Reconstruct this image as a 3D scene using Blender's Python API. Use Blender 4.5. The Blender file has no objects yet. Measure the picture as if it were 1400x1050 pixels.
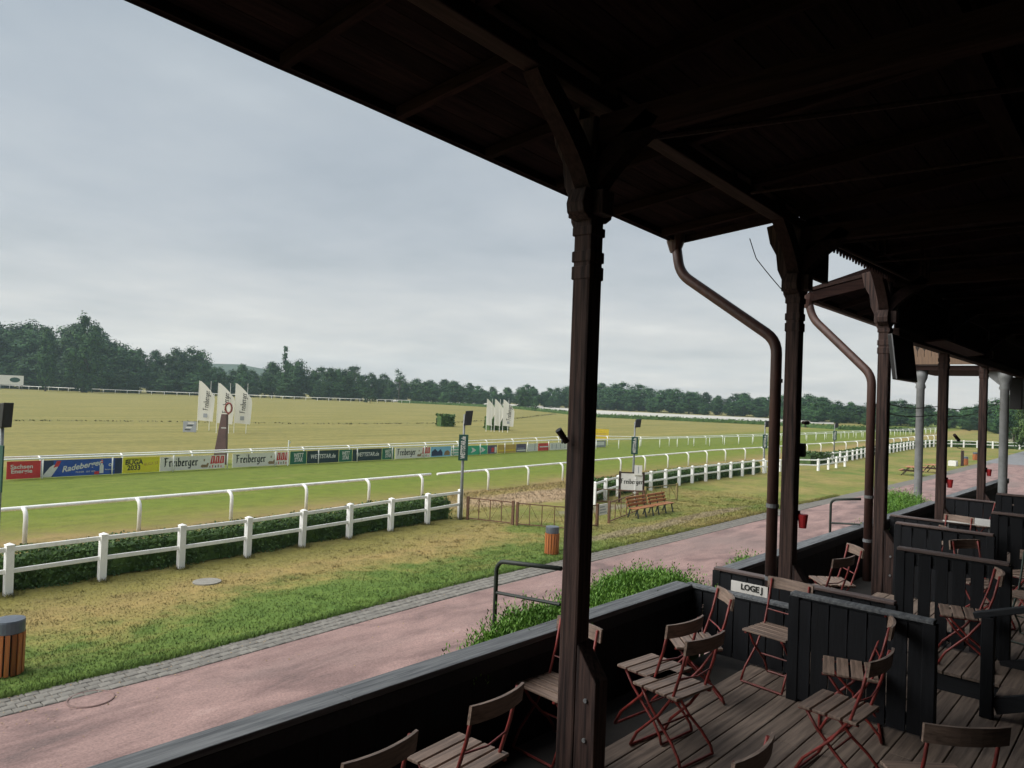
import bpy, math, random
import numpy as np
from mathutils import Vector, Matrix
random.seed(7); rng = np.random.default_rng(7)
R = math.radians
scene = bpy.context.scene
COL = scene.collection

# ------------------------------------------------------------------ camera
# world: X runs along the grandstand, Y out towards the race track, Z up (0 = path level)
CAM = Vector((0, 0, 5.2)); YAW = R(42.0); PITCH = math.atan(21/1000); ROLL = R(2.2); FPX = 1000.0
fw = Vector((math.cos(YAW)*math.cos(PITCH), math.sin(YAW)*math.cos(PITCH), math.sin(PITCH)))
rt = Vector((math.sin(YAW), -math.cos(YAW), 0)); up = rt.cross(fw)
rt2 = rt*math.cos(ROLL) + up*math.sin(ROLL); up2 = -rt*math.sin(ROLL) + up*math.cos(ROLL)
cam = bpy.data.cameras.new('camera'); co = bpy.data.objects.new('camera', cam); COL.objects.link(co)
M = Matrix((rt2, up2, -fw)).transposed().to_4x4(); M.translation = CAM
co.matrix_world = M
cam.sensor_width = 36; cam.lens = FPX/1400*36; cam.clip_start = 0.05; cam.clip_end = 4000
scene.camera = co

# ------------------------------------------------------------------ sky, sun, exposure
SUN_EL, SUN_AZ = R(48), R(146)          # a bright veiled patch high over the track
world = bpy.data.worlds.new('World'); scene.world = world; world.use_nodes = True
wn = world.node_tree; wn.nodes.clear()
def N(nt, t, **k):
    n = nt.nodes.new(t)
    for a, b in k.items(): setattr(n, a, b)
    return n
def lk(nt, a, b): nt.links.new(a, b)
def ramp(nt, fac, stops):
    r = N(nt, 'ShaderNodeValToRGB'); e = r.color_ramp.elements
    while len(e) > 1: e.remove(e[0])
    e[0].position = stops[0][0]; e[0].color = (*stops[0][1], 1)
    for p, c in stops[1:]:
        q = e.new(p); q.color = (*c, 1)
    lk(nt, fac, r.inputs[0]); return r.outputs[0]
def fr(nt, fac, a, b):                 # float ramp
    m = N(nt, 'ShaderNodeMapRange'); lk(nt, fac, m.inputs[0])
    m.inputs[1].default_value = a; m.inputs[2].default_value = b; m.interpolation_type = 'SMOOTHSTEP'
    return m.outputs[0]
def mixc(nt, fac, a, b, mode='MIX'):
    m = N(nt, 'ShaderNodeMix', data_type='RGBA', blend_type=mode)
    for i, v in ((0, fac), (6, a), (7, b)):
        if hasattr(v, 'links'): lk(nt, v, m.inputs[i])
        elif i == 0: m.inputs[0].default_value = v
        else: m.inputs[i].default_value = (*v, 1)
    return m.outputs[2]
def mth(nt, op, a, b=0.0, c=0.0):
    m = N(nt, 'ShaderNodeMath', operation=op)
    for i, v in enumerate((a, b, c)):
        if hasattr(v, 'links'): lk(nt, v, m.inputs[i])
        else: m.inputs[i].default_value = v
    return m.outputs[0]
SKY_STRENGTH = 0.1
tc = N(wn, 'ShaderNodeTexCoord'); sx = N(wn, 'ShaderNodeSeparateXYZ'); lk(wn, tc.outputs['Generated'], sx.inputs[0])
nish = N(wn, 'ShaderNodeTexSky', sky_type='NISHITA'); nish.sun_disc = False
nish.sun_elevation = SUN_EL; nish.sun_rotation = R(90) - SUN_AZ; nish.air_density = 1.5; nish.dust_density = 3
# overcast: flatten the direction onto a cloud deck so that bands of cloud draw together towards the horizon
zz = mth(wn, 'ADD', mth(wn, 'MAXIMUM', sx.outputs[2], 0.0), 0.10)
cv = N(wn, 'ShaderNodeCombineXYZ'); lk(wn, mth(wn, 'DIVIDE', sx.outputs[0], zz), cv.inputs[0]); lk(wn, mth(wn, 'DIVIDE', sx.outputs[1], zz), cv.inputs[1])
n1 = N(wn, 'ShaderNodeTexNoise'); n1.inputs['Scale'].default_value = 0.55; n1.inputs['Detail'].default_value = 7; n1.inputs['Roughness'].default_value = 0.52; n1.inputs['Distortion'].default_value = 0.3
lk(wn, cv.outputs[0], n1.inputs['Vector'])
n2 = N(wn, 'ShaderNodeTexNoise'); n2.inputs['Scale'].default_value = 1.7; n2.inputs['Detail'].default_value = 6; n2.inputs['Roughness'].default_value = 0.55
lk(wn, cv.outputs[0], n2.inputs['Vector'])
K = 1.0/SKY_STRENGTH
base = ramp(wn, sx.outputs[2], [(0.0, (.222*K, .216*K, .211*K)), (0.06, (.206*K, .207*K, .209*K)), (0.2, (.155*K, .165*K, .176*K)), (0.45, (.122*K, .138*K, .151*K)), (1.0, (.140*K, .152*K, .165*K))])
cl = mth(wn, 'ADD', mth(wn, 'MULTIPLY', n1.outputs[0], 0.62), mth(wn, 'MULTIPLY', n2.outputs[0], 0.38))
tone = ramp(wn, cl, [(0.36, (.84, .865, .89)), (0.46, (.95, .96, .975)), (0.55, (1.04, 1.035, 1.03)), (0.65, (1.18, 1.16, 1.13))])
cloud = mixc(wn, 1.0, base, tone, 'MULTIPLY')
skyc = mixc(wn, 0.95, nish.outputs[0], cloud)
bg = N(wn, 'ShaderNodeBackground'); bg.inputs[1].default_value = SKY_STRENGTH; lk(wn, skyc, bg.inputs[0])
wo = N(wn, 'ShaderNodeOutputWorld'); lk(wn, bg.outputs[0], wo.inputs[0])
sl = bpy.data.lights.new('sun', 'SUN'); sl.energy = 1.5; sl.angle = R(70); sl.color = (1, .96, .90)
so = bpy.data.objects.new('sun', sl); COL.objects.link(so)
sd = Vector((math.cos(SUN_AZ)*math.cos(SUN_EL), math.sin(SUN_AZ)*math.cos(SUN_EL), math.sin(SUN_EL)))
so.rotation_euler = sd.to_track_quat('Z', 'Y').to_euler(); so.location = (0, 30, 200)
vs = scene.view_settings; vs.view_transform = 'Standard'; vs.look = 'None'; vs.exposure = 1.72; vs.gamma = 1.0; vs.use_curve_mapping = False
scene.cycles.volume_bounces = 1; scene.cycles.max_bounces = 8; scene.cycles.use_denoising = True
scene.cycles.use_adaptive_sampling = True; scene.cycles.adaptive_threshold = 0.015

# ------------------------------------------------------------------ terrain and sight lines
def gz(x, y):
    s = max(0.0, math.hypot(x, y) - 60); s = s*s/(s+20)
    return 2.5*math.tanh(.0105*s/2.5)
def ray(px, py): return rt2*((px-700)/FPX) + up2*((525-py)/FPX) + fw
def gp(px, py):                         # where a line of sight meets the ground
    d = ray(px, py); lo = hi = 3.0
    while hi < 1500:
        p = CAM + d*hi
        if p.z < gz(p.x, p.y): break
        lo = hi; hi *= 1.03
    for _ in range(40):
        m = (lo+hi)/2; p = CAM + d*m
        if p.z < gz(p.x, p.y): hi = m
        else: lo = m
    p = CAM + d*hi; return Vector((p.x, p.y, gz(p.x, p.y)))
def zp(px, py, z):
    d = ray(px, py); return CAM + d*((z-CAM.z)/d.z)
def yp(px, py, y):
    d = ray(px, py); return CAM + d*(y/d.y)
def xp(px, py, x):
    d = ray(px, py); return CAM + d*(x/d.x)
def hgt(p, px, py):                     # height over point p at which a vertical there reaches sight line row py
    d = ray(px, py); k = math.hypot(p.x, p.y)/math.hypot(d.x, d.y); return CAM.z + d.z*k - p.z

# ------------------------------------------------------------------ materials
MATS = {}
def coords(nt, kind='Object', scale=(1, 1, 1)):
    if kind == 'Position':
        g = N(nt, 'ShaderNodeNewGeometry'); src = g.outputs['Position']
    else: src = N(nt, 'ShaderNodeTexCoord').outputs[kind]
    mp = N(nt, 'ShaderNodeMapping'); mp.inputs['Scale'].default_value = scale; lk(nt, src, mp.inputs[0]); return mp.outputs[0]
def noise(nt, vec, sc, det=4, rough=.6, dist=0):
    n = N(nt, 'ShaderNodeTexNoise'); n.inputs['Scale'].default_value = sc; n.inputs['Detail'].default_value = det
    n.inputs['Roughness'].default_value = rough; n.inputs['Distortion'].default_value = dist; lk(nt, vec, n.inputs['Vector']); return n.outputs[0]
def mat(name, c, c2=None, rough=.7, sc=8, stretch=(1, 1, 1), bump=0.0, metal=0, rnd=0.0, spec=.5, lo=.35, hi=.65, det=5, space='Object', transl=0):
    m = bpy.data.materials.new(name); m.use_nodes = True; nt = m.node_tree; b = nt.nodes['Principled BSDF']
    v = coords(nt, space, stretch); f = noise(nt, v, sc, det)
    c2 = c2 or tuple(x*.7 for x in c)
    col = ramp(nt, f, [(lo, c), (hi, c2)])
    if rnd:
        oi = N(nt, 'ShaderNodeObjectInfo')
        k = mth(nt, 'ADD', mth(nt, 'MULTIPLY', oi.outputs['Random'], 2*rnd), 1-rnd)
        cc = N(nt, 'ShaderNodeCombineXYZ')
        for i in range(3): lk(nt, k, cc.inputs[i])
        col = mixc(nt, 1.0, col, cc.outputs[0], 'MULTIPLY')
    lk(nt, col, b.inputs['Base Color'])
    b.inputs['Roughness'].default_value = rough; b.inputs['Metallic'].default_value = metal; b.inputs['Specular IOR Level'].default_value = spec
    if bump:
        bp = N(nt, 'ShaderNodeBump'); bp.inputs['Strength'].default_value = bump; bp.inputs['Distance'].default_value = .01
        lk(nt, f, bp.inputs['Height']); lk(nt, bp.outputs[0], b.inputs['Normal'])
    MATS[name] = m; return m
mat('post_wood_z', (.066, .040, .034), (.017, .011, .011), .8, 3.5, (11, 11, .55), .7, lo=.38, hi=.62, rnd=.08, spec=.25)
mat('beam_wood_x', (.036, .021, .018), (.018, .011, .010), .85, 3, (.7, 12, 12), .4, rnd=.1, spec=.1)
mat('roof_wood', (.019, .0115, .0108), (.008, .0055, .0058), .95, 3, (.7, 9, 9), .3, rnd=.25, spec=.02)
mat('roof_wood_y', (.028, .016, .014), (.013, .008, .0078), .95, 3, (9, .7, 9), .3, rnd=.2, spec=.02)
mat('floor_wood', (.235, .185, .152), (.105, .082, .070), .7, 2.2, (.8, 14, 14), .5, rnd=.16, spec=.3)
mat('gutter_floor', (.026, .023, .021), (.016, .015, .014), .85, 6, rnd=.05)
mat('cap_wood', (.19, .202, .212), (.08, .087, .097), .75, 2.5, (.8, 16, 16), .6, rnd=.06, spec=.3)
mat('capr_wood', (.13, .09, .08), (.07, .05, .048), .5, 2.5, (16, .8, 16), .4, rnd=.06, spec=.5)
mat('black_wood', (.009, .0105, .014), (.005, .006, .008), .7, 4, (10, 10, .8), .4, rnd=.2, spec=.25)
mat('black_wood_y', (.016, .019, .024), (.008, .010, .013), .6, 4, (10, .8, 10), .3, rnd=.1, spec=.35)
mat('slat_wood', (.31, .225, .178), (.14, .10, .08), .55, 3, (1.2, 16, 16), .4, rnd=.18, spec=.45)
mat('red_steel', (.26, .036, .030), (.13, .022, .019), .45, 14, rnd=.1, spec=.5)
mat('dark_green_steel', (.03, .06, .045), (.02, .03, .025), .5, 14)
mat('pipe_paint', (.078, .037, .030), (.042, .022, .019), .5, 5, (4, 4, .6), spec=.45)
mat('zinc', (.16, .17, .18), (.11, .115, .12), .5, 6)
mat('gray_paint', (.20, .21, .215), (.14, .15, .15), .5, 5)
mat('black_plastic', (.014, .014, .016), (.009, .009, .01), .5, 10)
mat('screen_glass', (.010, .011, .013), (.008, .008, .01), .15, 3)
mat('white_paint', (.90, .90, .88), (.62, .63, .59), .5, 5, (1, 1, .6), bump=.08, rnd=.07, lo=.5, hi=.85)
mat('white_plain', (.74, .73, .70), (.66, .65, .62), .6, 5)
mat('cream', (.82, .79, .71), (.75, .72, .65), .6, 3)
mat('ink', (.03, .035, .03), (.02, .022, .02), .6, 5)
mat('ink_blue', (.05, .10, .16), None, .6, 5)
mat('sign_green', (.012, .070, .052), (.010, .055, .042), .5, 3)
mat('sign_navy', (.014, .045, .058), (.012, .035, .048), .5, 3)
mat('sign_mid_green', (.02, .17, .10), (.015, .13, .08), .5, 3)
mat('sign_teal', (.035, .42, .25), (.03, .36, .21), .5, 3)
mat('sign_red', (.64, .04, .045), (.55, .034, .04), .5, 3)
mat('sign_blue', (.022, .095, .44), (.018, .07, .33), .5, 2)
mat('sign_deep_blue', (.02, .04, .12), None, .5, 2)
mat('sign_yellow', (.80, .74, .035), (.74, .66, .035), .5, 3)
mat('sign_warm_yellow', (.80, .56, .04), (.72, .5, .04), .5, 3)
mat('sign_ochre', (.58, .37, .09), (.5, .32, .08), .5, 3)
mat('sign_sky', (.2, .48, .74), (.28, .56, .78), .5, 2)
mat('sign_purple', (.10, .08, .17), (.07, .06, .12), .5, 3)
mat('sign_grey', (.34, .36, .39), (.28, .3, .33), .5, 3)
mat('tan', (.34, .23, .11), (.22, .15, .08), .6, 6)
mat('gate_steel', (.17, .085, .045), (.10, .05, .03), .65, 12)
mat('yellow_steel', (.26, .22, .08), (.17, .13, .05), .65, 12)
mat('bin_wood', (.46, .155, .045), (.30, .09, .03), .5, 3, (10, 10, .8), .2, rnd=.12)
mat('bin_metal', (.12, .14, .165), (.10, .115, .14), .4, 6, metal=.3)
mat('bench_wood', (.44, .19, .085), (.30, .12, .05), .55, 3, (.8, 12, 12), .2, rnd=.1)
mat('cast_iron', (.02, .03, .025), None, .55, 8)
def cloth():
    m = bpy.data.materials.new('flag_cloth'); m.use_nodes = True; nt = m.node_tree; nt.nodes.clear()
    a = N(nt, 'ShaderNodeBsdfDiffuse'); b = N(nt, 'ShaderNodeBsdfTranslucent'); x = N(nt, 'ShaderNodeMixShader'); o = N(nt, 'ShaderNodeOutputMaterial')
    a.inputs[0].default_value = b.inputs[0].default_value = (.80, .78, .72, 1); x.inputs[0].default_value = .45
    lk(nt, a.outputs[0], x.inputs[1]); lk(nt, b.outputs[0], x.inputs[2]); lk(nt, x.outputs[0], o.inputs[0]); MATS['flag_cloth'] = m
cloth()
mat('brown_cloth', (.13, .072, .068), (.095, .055, .052), .7, 3)
mat('ring_red', (.25, .05, .04), None, .5, 5)
mat('bark', (.07, .055, .042), (.04, .033, .026), .9, 9, (3, 3, .6), .6)
mat('far_leaf', (.048, .110, .034), (.012, .036, .018), .7, .55, rnd=.35, spec=.15, lo=.4, hi=.6, space='Position')
mat('dry_stem', (.11, .105, .04), (.06, .065, .03), .8, 2, space='Position')
mat('near_leaf', (.075, .125, .035), (.035, .070, .020), .6, 1.6, rnd=.15, spec=.2, lo=.4, hi=.6, space='Position')
mat('hedge_leaf', (.085, .155, .036), (.032, .075, .022), .6, 3.5, rnd=.1, spec=.25, space='Position')
mat('shoot_leaf', (.155, .31, .045), (.075, .18, .03), .55, 5, rnd=.05, spec=.3, lo=.38, hi=.62, space='Position')
mat('setts', (.185, .175, .155), (.125, .118, .105), .85, 5, rnd=.18, bump=.4)
mat('setts_far', (.165, .155, .135), (.11, .103, .09), .85, 5, bump=.3, space='Position')
mat('asphalt', (.20, .205, .215), (.15, .155, .16), .85, 1.5, space='Position')
mat('sand', (.48, .47, .43), (.38, .37, .33), .9, .2, space='Position')
mat('hill', (.05, .08, .05), (.035, .06, .04), .9, .02, space='Position')
mat('iron_cover', (.20, .12, .11), (.14, .09, .08), .7, 14)
mat('stone_cover', (.26, .25, .22), (.2, .19, .165), .8, 10)
mat('render_wall', (.5, .48, .36), (.42, .40, .3), .8, 2)
mat('tile_red', (.2, .08, .05), None, .8, 4)
mat('balcony_wood', (.17, .105, .062), (.11, .068, .042), .65, 3, (9, 9, .8), .3, rnd=.1)

def path_material():
    m = bpy.data.materials.new('pink_path'); m.use_nodes = True; nt = m.node_tree; b = nt.nodes['Principled BSDF']
    p = coords(nt, 'Position'); ps = coords(nt, 'Position', (.35, 1.0, 1))
    f1 = noise(nt, ps, 1.25, 7, .66, .5); f2 = noise(nt, p, 26, 3, .7); f3 = noise(nt, ps, .35, 3, .5)
    c = ramp(nt, f1, [(.33, (0.1361, 0.0951, 0.0899)), (.42, (0.1950, 0.1273, 0.1182)), (.52, (0.2559, 0.1698, 0.1548)), (.62, (0.2948, 0.1936, 0.1757)), (.75, (0.3720, 0.2632, 0.2372))])
    c = mixc(nt, mth(nt, 'MULTIPLY', fr(nt, f3, .5, .72), .7), c, (0.1950, 0.1486, 0.1373)); f4 = noise(nt, p, 5.0, 4, .7); c = mixc(nt, mth(nt, 'MULTIPLY', fr(nt, f4, .56, .72), .45), c, (0.1814, 0.1316, 0.1232))
    g = ramp(nt, f2, [(.3, (.72, .72, .72)), (.5, (1, 1, 1)), (.7, (1.2, 1.2, 1.2))])
    lk(nt, mixc(nt, 1.0, c, g, 'MULTIPLY'), b.inputs['Base Color']); b.inputs['Roughness'].default_value = .8; b.inputs['Specular IOR Level'].default_value = .3
    bp = N(nt, 'ShaderNodeBump'); bp.inputs['Strength'].default_value = .4; bp.inputs['Distance'].default_value = .01; lk(nt, f2, bp.inputs['Height']); lk(nt, bp.outputs[0], b.inputs['Normal'])
    MATS['pink_path'] = m
path_material()

def grass_material():
    m = bpy.data.materials.new('turf'); m.use_nodes = True; nt = m.node_tree; b = nt.nodes['Principled BSDF']
    g = N(nt, 'ShaderNodeNewGeometry'); s = N(nt, 'ShaderNodeSeparateXYZ'); lk(nt, g.outputs['Position'], s.inputs[0])
    X, Y = s.outputs[0], s.outputs[1]
    p = coords(nt, 'Position', (1, 1, 0)); pl = coords(nt, 'Position', (.16, 1.0, 0))
    na = noise(nt, p, .22, 5, .6, .3); nb = noise(nt, p, 1.3, 6, .65); nc = noise(nt, p, 9, 4, .7); nl = noise(nt, pl, .30, 6, .65); nd = noise(nt, pl, .9, 5, .7)
    v = mth(nt, 'SUBTRACT', Y, mth(nt, 'MULTIPLY', X, .065))
    wob = mth(nt, 'ADD', mth(nt, 'MULTIPLY', mth(nt, 'SUBTRACT', nb, .5), 3.2), mth(nt, 'MULTIPLY', mth(nt, 'SUBTRACT', na, .5), 4.5))
    v2 = mth(nt, 'ADD', v, wob)
    fac = mth(nt, 'DIVIDE', v2, 64.0)
    G1 = (0.0966, 0.1679, 0.0344); G2 = (0.1301, 0.1708, 0.0258); T1 = (0.2858, 0.2158, 0.0860); O1 = (0.2119, 0.1870, 0.0619); O2 = (0.1873, 0.1727, 0.0516); ST = (0.2119, 0.1842, 0.0619)
    st = [(0, (0.0887, 0.0719, 0.0430)), (6, (0.0887, 0.1151, 0.0258)), (13.3, G1), (15.6, (0.1084, 0.1650, 0.0361)), (16.9, (0.2365, 0.2015, 0.0688)), (18.2, T1), (19.2, (0.2218, 0.1919, 0.0645)), (20.4, O2), (21.6, O1), (25.0, (0.2563, 0.2062, 0.0731)), (26.6, (0.2661, 0.1966, 0.0860)), (27.8, O2), (29.5, (0.1528, 0.1727, 0.0327)), (32, G2), (42, (0.1232, 0.1631, 0.0275)), (47.5, (0.1380, 0.1679, 0.0310)), (51, (0.1873, 0.1842, 0.0473)), (55, (0.2415, 0.2015, 0.0602)), (64, ST)]
    c = ramp(nt, fac, [(a/64, q) for a, q in st])
    # the lawn further down the course is evenly yellow green
    far = mth(nt, 'MULTIPLY', fr(nt, X, 17, 30), mth(nt, 'SUBTRACT', 1.0, fr(nt, v, 20, 23)))
    c = mixc(nt, far, c, ramp(nt, na, [(.36, (0.2513, 0.2062, 0.0757)), (.48, (0.2020, 0.1870, 0.0585)), (.56, (0.1676, 0.1774, 0.0473)), (.66, (0.1133, 0.1583, 0.0361))]))
    # straw field: drawn out streaks
    fld = fr(nt, v2, 48, 56)
    c = mixc(nt, mth(nt, 'MULTIPLY', fld, .85), c, ramp(nt, nl, [(.32, (0.1463, 0.1486, 0.0468)), (.45, (0.1903, 0.1788, 0.0574)), (.55, (0.2225, 0.2008, 0.0683)), (.7, (0.2635, 0.2310, 0.0826))]))
    c = mixc(nt, mth(nt, 'MULTIPLY', mth(nt, 'SUBTRACT', 1.0, fld), mth(nt, 'MULTIPLY', fr(nt, nd, .52, .72), .45)), c, (0.2464, 0.2062, 0.0731))
    # trodden bare earth of the crossing and worn patches on the near lawn
    def spot(cx, cy, rx, ry, k, col, c):
        dx = mth(nt, 'DIVIDE', mth(nt, 'SUBTRACT', X, cx), rx); dy = mth(nt, 'DIVIDE', mth(nt, 'SUBTRACT', Y, cy), ry)
        d = mth(nt, 'SQRT', mth(nt, 'ADD', mth(nt, 'MULTIPLY', dx, dx), mth(nt, 'MULTIPLY', dy, dy)))
        d = mth(nt, 'ADD', d, mth(nt, 'MULTIPLY', mth(nt, 'SUBTRACT', nb, .5), 1.1))
        return mixc(nt, mth(nt, 'MULTIPLY', mth(nt, 'SUBTRACT', 1.0, fr(nt, d, .55, 1.1)), k), c, col)
    c = spot(31, 25.4, 8.0, 2.1, 1.0, (0.3942, 0.2878, 0.1806), c)
    c = spot(29.5, 20.8, 3.2, .8, .8, (0.2365, 0.2111, 0.1634), c)
    c = spot(26, 16.3, 5.5, .5, .75, (0.2661, 0.2158, 0.1419), c)
    c = spot(33, 16.6, 5.0, .5, .75, (0.2464, 0.1966, 0.1290), c)
    c = spot(30, 17.6, 3.2, .6, .5, (0.0986, 0.1583, 0.0344), c)
    c = spot(23.0, 19.2, 2.0, 1.3, .7, (0.0887, 0.1583, 0.0258), c)
    gr = ramp(nt, nc, [(.28, (.80, .80, .78)), (.5, (1, 1, 1)), (.72, (1.14, 1.13, 1.1))])
    g2 = ramp(nt, nb, [(.3, (.74, .78, .76)), (.5, (1, 1, 1)), (.7, (1.18, 1.15, 1.10))])
    c = mixc(nt, 1.0, mixc(nt, 1.0, c, gr, 'MULTIPLY'), g2, 'MULTIPLY')
    lk(nt, c, b.inputs['Base Color']); b.inputs['Roughness'].default_value = .9; b.inputs['Specular IOR Level'].default_value = .15
    bp = N(nt, 'ShaderNodeBump'); bp.inputs['Strength'].default_value = .6; bp.inputs['Distance'].default_value = .05; lk(nt, nc, bp.inputs['Height']); lk(nt, bp.outputs[0], b.inputs['Normal'])
    MATS['turf'] = m
    m2 = m.copy(); m2.name = 'turf_blade'; nt = m2.node_tree; b = nt.nodes['Principled BSDF']
    g = N(nt, 'ShaderNodeNewGeometry'); mx = N(nt, 'ShaderNodeVectorMath', operation='MULTIPLY_ADD'); lk(nt, g.outputs['Normal'], mx.inputs[0]); mx.inputs[1].default_value = (.18, .18, .18); mx.inputs[2].default_value = (0, 0, .8)
    nm = N(nt, 'ShaderNodeVectorMath', operation='NORMALIZE'); lk(nt, mx.outputs[0], nm.inputs[0]); lk(nt, nm.outputs[0], b.inputs['Normal']); MATS['turf_blade'] = m2
grass_material()

# ------------------------------------------------------------------ mesh helpers
class MB:
    def __init__(s, o=(0, 0, 0)): s.v = []; s.f = []; s.o = Vector(o)
    def add(s, vs, fs):
        n = len(s.v); s.v += [Vector(p) - s.o for p in vs]; s.f += [tuple(i+n for i in f) for f in fs]; return s
    def poly(s, pts): return s.add(pts, [tuple(range(len(pts)))])
    def box(s, x0, x1, y0, y1, z0, z1):
        return s.add([(x0, y0, z0), (x1, y0, z0), (x1, y1, z0), (x0, y1, z0), (x0, y0, z1), (x1, y0, z1), (x1, y1, z1), (x0, y1, z1)],
                     [(3, 2, 1, 0), (4, 5, 6, 7), (0, 1, 5, 4), (1, 2, 6, 5), (2, 3, 7, 6), (3, 0, 4, 7)])
    def bar(s, a, b, w, h, upv=(0, 0, 1)):
        a, b = Vector(a), Vector(b); d = (b-a).normalized(); u = Vector(upv)
        sd = d.cross(u)
        if sd.length < 1e-4: sd = d.cross(Vector((1, 0, 0)))
        sd.normalize(); u = sd.cross(d); x = sd*(w/2); y = u*(h/2)
        return s.add([a-x-y, a+x-y, a+x+y, a-x+y, b-x-y, b+x-y, b+x+y, b-x+y], [(0, 1, 2, 3), (7, 6, 5, 4), (0, 4, 5, 1), (1, 5, 6, 2), (2, 6, 7, 3), (3, 7, 4, 0)])
    def tube(s, pts, r, n=8, closed=False):
        pts = [Vector(p) for p in pts]; rs = r if isinstance(r, (list, tuple)) else [r]*len(pts)
        vs, fs = [], []; prev = None; L = len(pts)
        for i, p in enumerate(pts):
            if closed: d = (pts[(i+1) % L]-pts[i-1])
            else: d = (pts[min(i+1, L-1)]-pts[max(i-1, 0)])
            d.normalize()
            if prev is None:
                a = d.cross(Vector((0, 0, 1)))
                if a.length < .05: a = d.cross(Vector((1, 0, 0)))
            else: a = prev - d*prev.dot(d)
            a.normalize(); prev = a; b = d.cross(a)
            for k in range(n):
                t = 2*math.pi*k/n; vs.append(p + (a*math.cos(t)+b*math.sin(t))*rs[i])
        m = L if closed else L-1
        for i in range(m):
            j = (i+1) % L
            for k in range(n): fs.append((i*n+k, i*n+(k+1) % n, j*n+(k+1) % n, j*n+k))
        if not closed: fs += [tuple(reversed(range(n))), tuple((L-1)*n+k for k in range(n))]
        return s.add(vs, fs)
    def prism(s, pts, ext):
        pts = [Vector(p) for p in pts]; e = Vector(ext); n = len(pts)
        return s.add(pts+[p+e for p in pts], [tuple(reversed(range(n))), tuple(range(n, 2*n))]+[(i, (i+1) % n, (i+1) % n+n, i+n) for i in range(n)])
    def lathe(s, prof, c=(0, 0, 0), n=20):
        c = Vector(c); vs = []; fs = []
        for r, z in prof:
            for k in range(n): vs.append(c+Vector((r*math.cos(2*math.pi*k/n), r*math.sin(2*math.pi*k/n), z)))
        for i in range(len(prof)-1):
            for k in range(n): fs.append((i*n+k, i*n+(k+1) % n, (i+1)*n+(k+1) % n, (i+1)*n+k))
        fs += [tuple(reversed(range(n))), tuple((len(prof)-1)*n+k for k in range(n))]
        return s.add(vs, fs)
    def mesh(s, name, m, smooth=False):
        me = bpy.data.meshes.new(name); me.from_pydata([tuple(p) for p in s.v], [], s.f); me.materials.append(MATS[m] if isinstance(m, str) else m)
        if smooth:
            for p in me.polygons: p.use_smooth = len(p.vertices) <= 4
        me.update(); return me
    def build(s, name, m, parent=None, smooth=False, bev=0):
        return ob(name, s.mesh(name, m, smooth), parent, bev)
def ob(name, me, parent=None, bev=0, loc=None, rz=0):
    o = bpy.data.objects.new(name, me); COL.objects.link(o)
    if parent is not None: o.parent = parent
    if loc is not None: o.location = loc
    if rz: o.rotation_euler.z = rz
    if bev:
        b = o.modifiers.new('bevel', 'BEVEL'); b.width = bev; b.segments = 2; b.limit_method = 'ANGLE'
    return o
def tag(o, label=None, cat=None, group=None, kind=None):
    if label: o['label'] = label
    if cat: o['category'] = cat
    if group: o['group'] = group
    if kind: o['kind'] = kind
    return o
def thing(name, label, cat, loc=(0, 0, 0), rz=0, group=None):
    o = bpy.data.objects.new(name, None); COL.objects.link(o); o.location = loc; o.rotation_euler.z = rz; o.empty_display_size = .2
    return tag(o, label, cat, group)
def copy_tree(o, loc, rz=0, label=None, group=None, scale=None):
    c = o.copy(); COL.objects.link(c); c.location = loc; c.rotation_euler.z = rz
    if scale: c.scale = scale
    if label: c['label'] = label
    if group: c['group'] = group
    for ch in list(o.children):
        d = ch.copy(); COL.objects.link(d); d.parent = c
        for g in list(ch.children):
            e = g.copy(); COL.objects.link(e); e.parent = d
    return c
TXT = {}
def text_mesh(s, size, m, bold=0.0, shear=0.0, ext=.002):
    k = (s, size, m, bold, shear)
    if k in TXT: return TXT[k]
    cu = bpy.data.curves.new('lettering', 'FONT'); cu.body = s; cu.size = size; cu.offset = bold; cu.shear = shear; cu.extrude = ext
    cu.align_x = 'CENTER'; cu.align_y = 'CENTER'; cu.space_line = .8; cu.resolution_u = 3
    o = bpy.data.objects.new('lettering', cu); COL.objects.link(o); bpy.context.view_layer.update()
    me = bpy.data.meshes.new_from_object(o.evaluated_get(bpy.context.evaluated_depsgraph_get())); me.name = 'lettering'
    me.materials.clear(); me.materials.append(MATS[m]); bpy.data.objects.remove(o); bpy.data.curves.remove(cu)
    TXT[k] = me; return me
def text(s, size, m, parent, loc, rot=(R(90), 0, 0), bold=0, shear=0, sx=1.0):
    o = ob('lettering', text_mesh(s, size, m, bold, shear), parent); o.location = loc; o.rotation_euler = rot; o.scale = (sx, 1, 1); return o
# broken-script letters drawn with a slanted nib (x to the right, y up, x-height 1)
BL = {'F': (1.15, [[(.1, 1.55), (.35, 1.7), (.9, 1.6), (1.15, 1.72)], [(.38, 1.6), (.38, .15), (.2, 0)], [(.4, .95), (.8, .95)]]),
      'r': (.75, [[(.05, .85), (.25, 1), (.25, .12), (.4, 0)], [(.25, .85), (.5, 1.02), (.68, .88)]]),
      'e': (.8, [[(.22, .85), (.22, .18), (.42, 0), (.68, .15)], [(.22, .85), (.45, 1.03), (.65, .82), (.25, .48)]]),
      'i': (.5, [[(.05, .85), (.22, 1), (.22, .12), (.4, 0)], [(.2, 1.42), (.3, 1.5)]]),
      'b': (.9, [[(.1, 1.62), (.22, 1.7), (.22, .15), (.45, 0), (.7, .2), (.7, .8), (.5, 1.02), (.24, .85)]]),
      'g': (.9, [[(.68, .98), (.42, 1.03), (.2, .82), (.2, .2), (.42, .03), (.68, .2)], [(.68, .98), (.68, -.3), (.42, -.52), (.15, -.38)]])}
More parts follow.
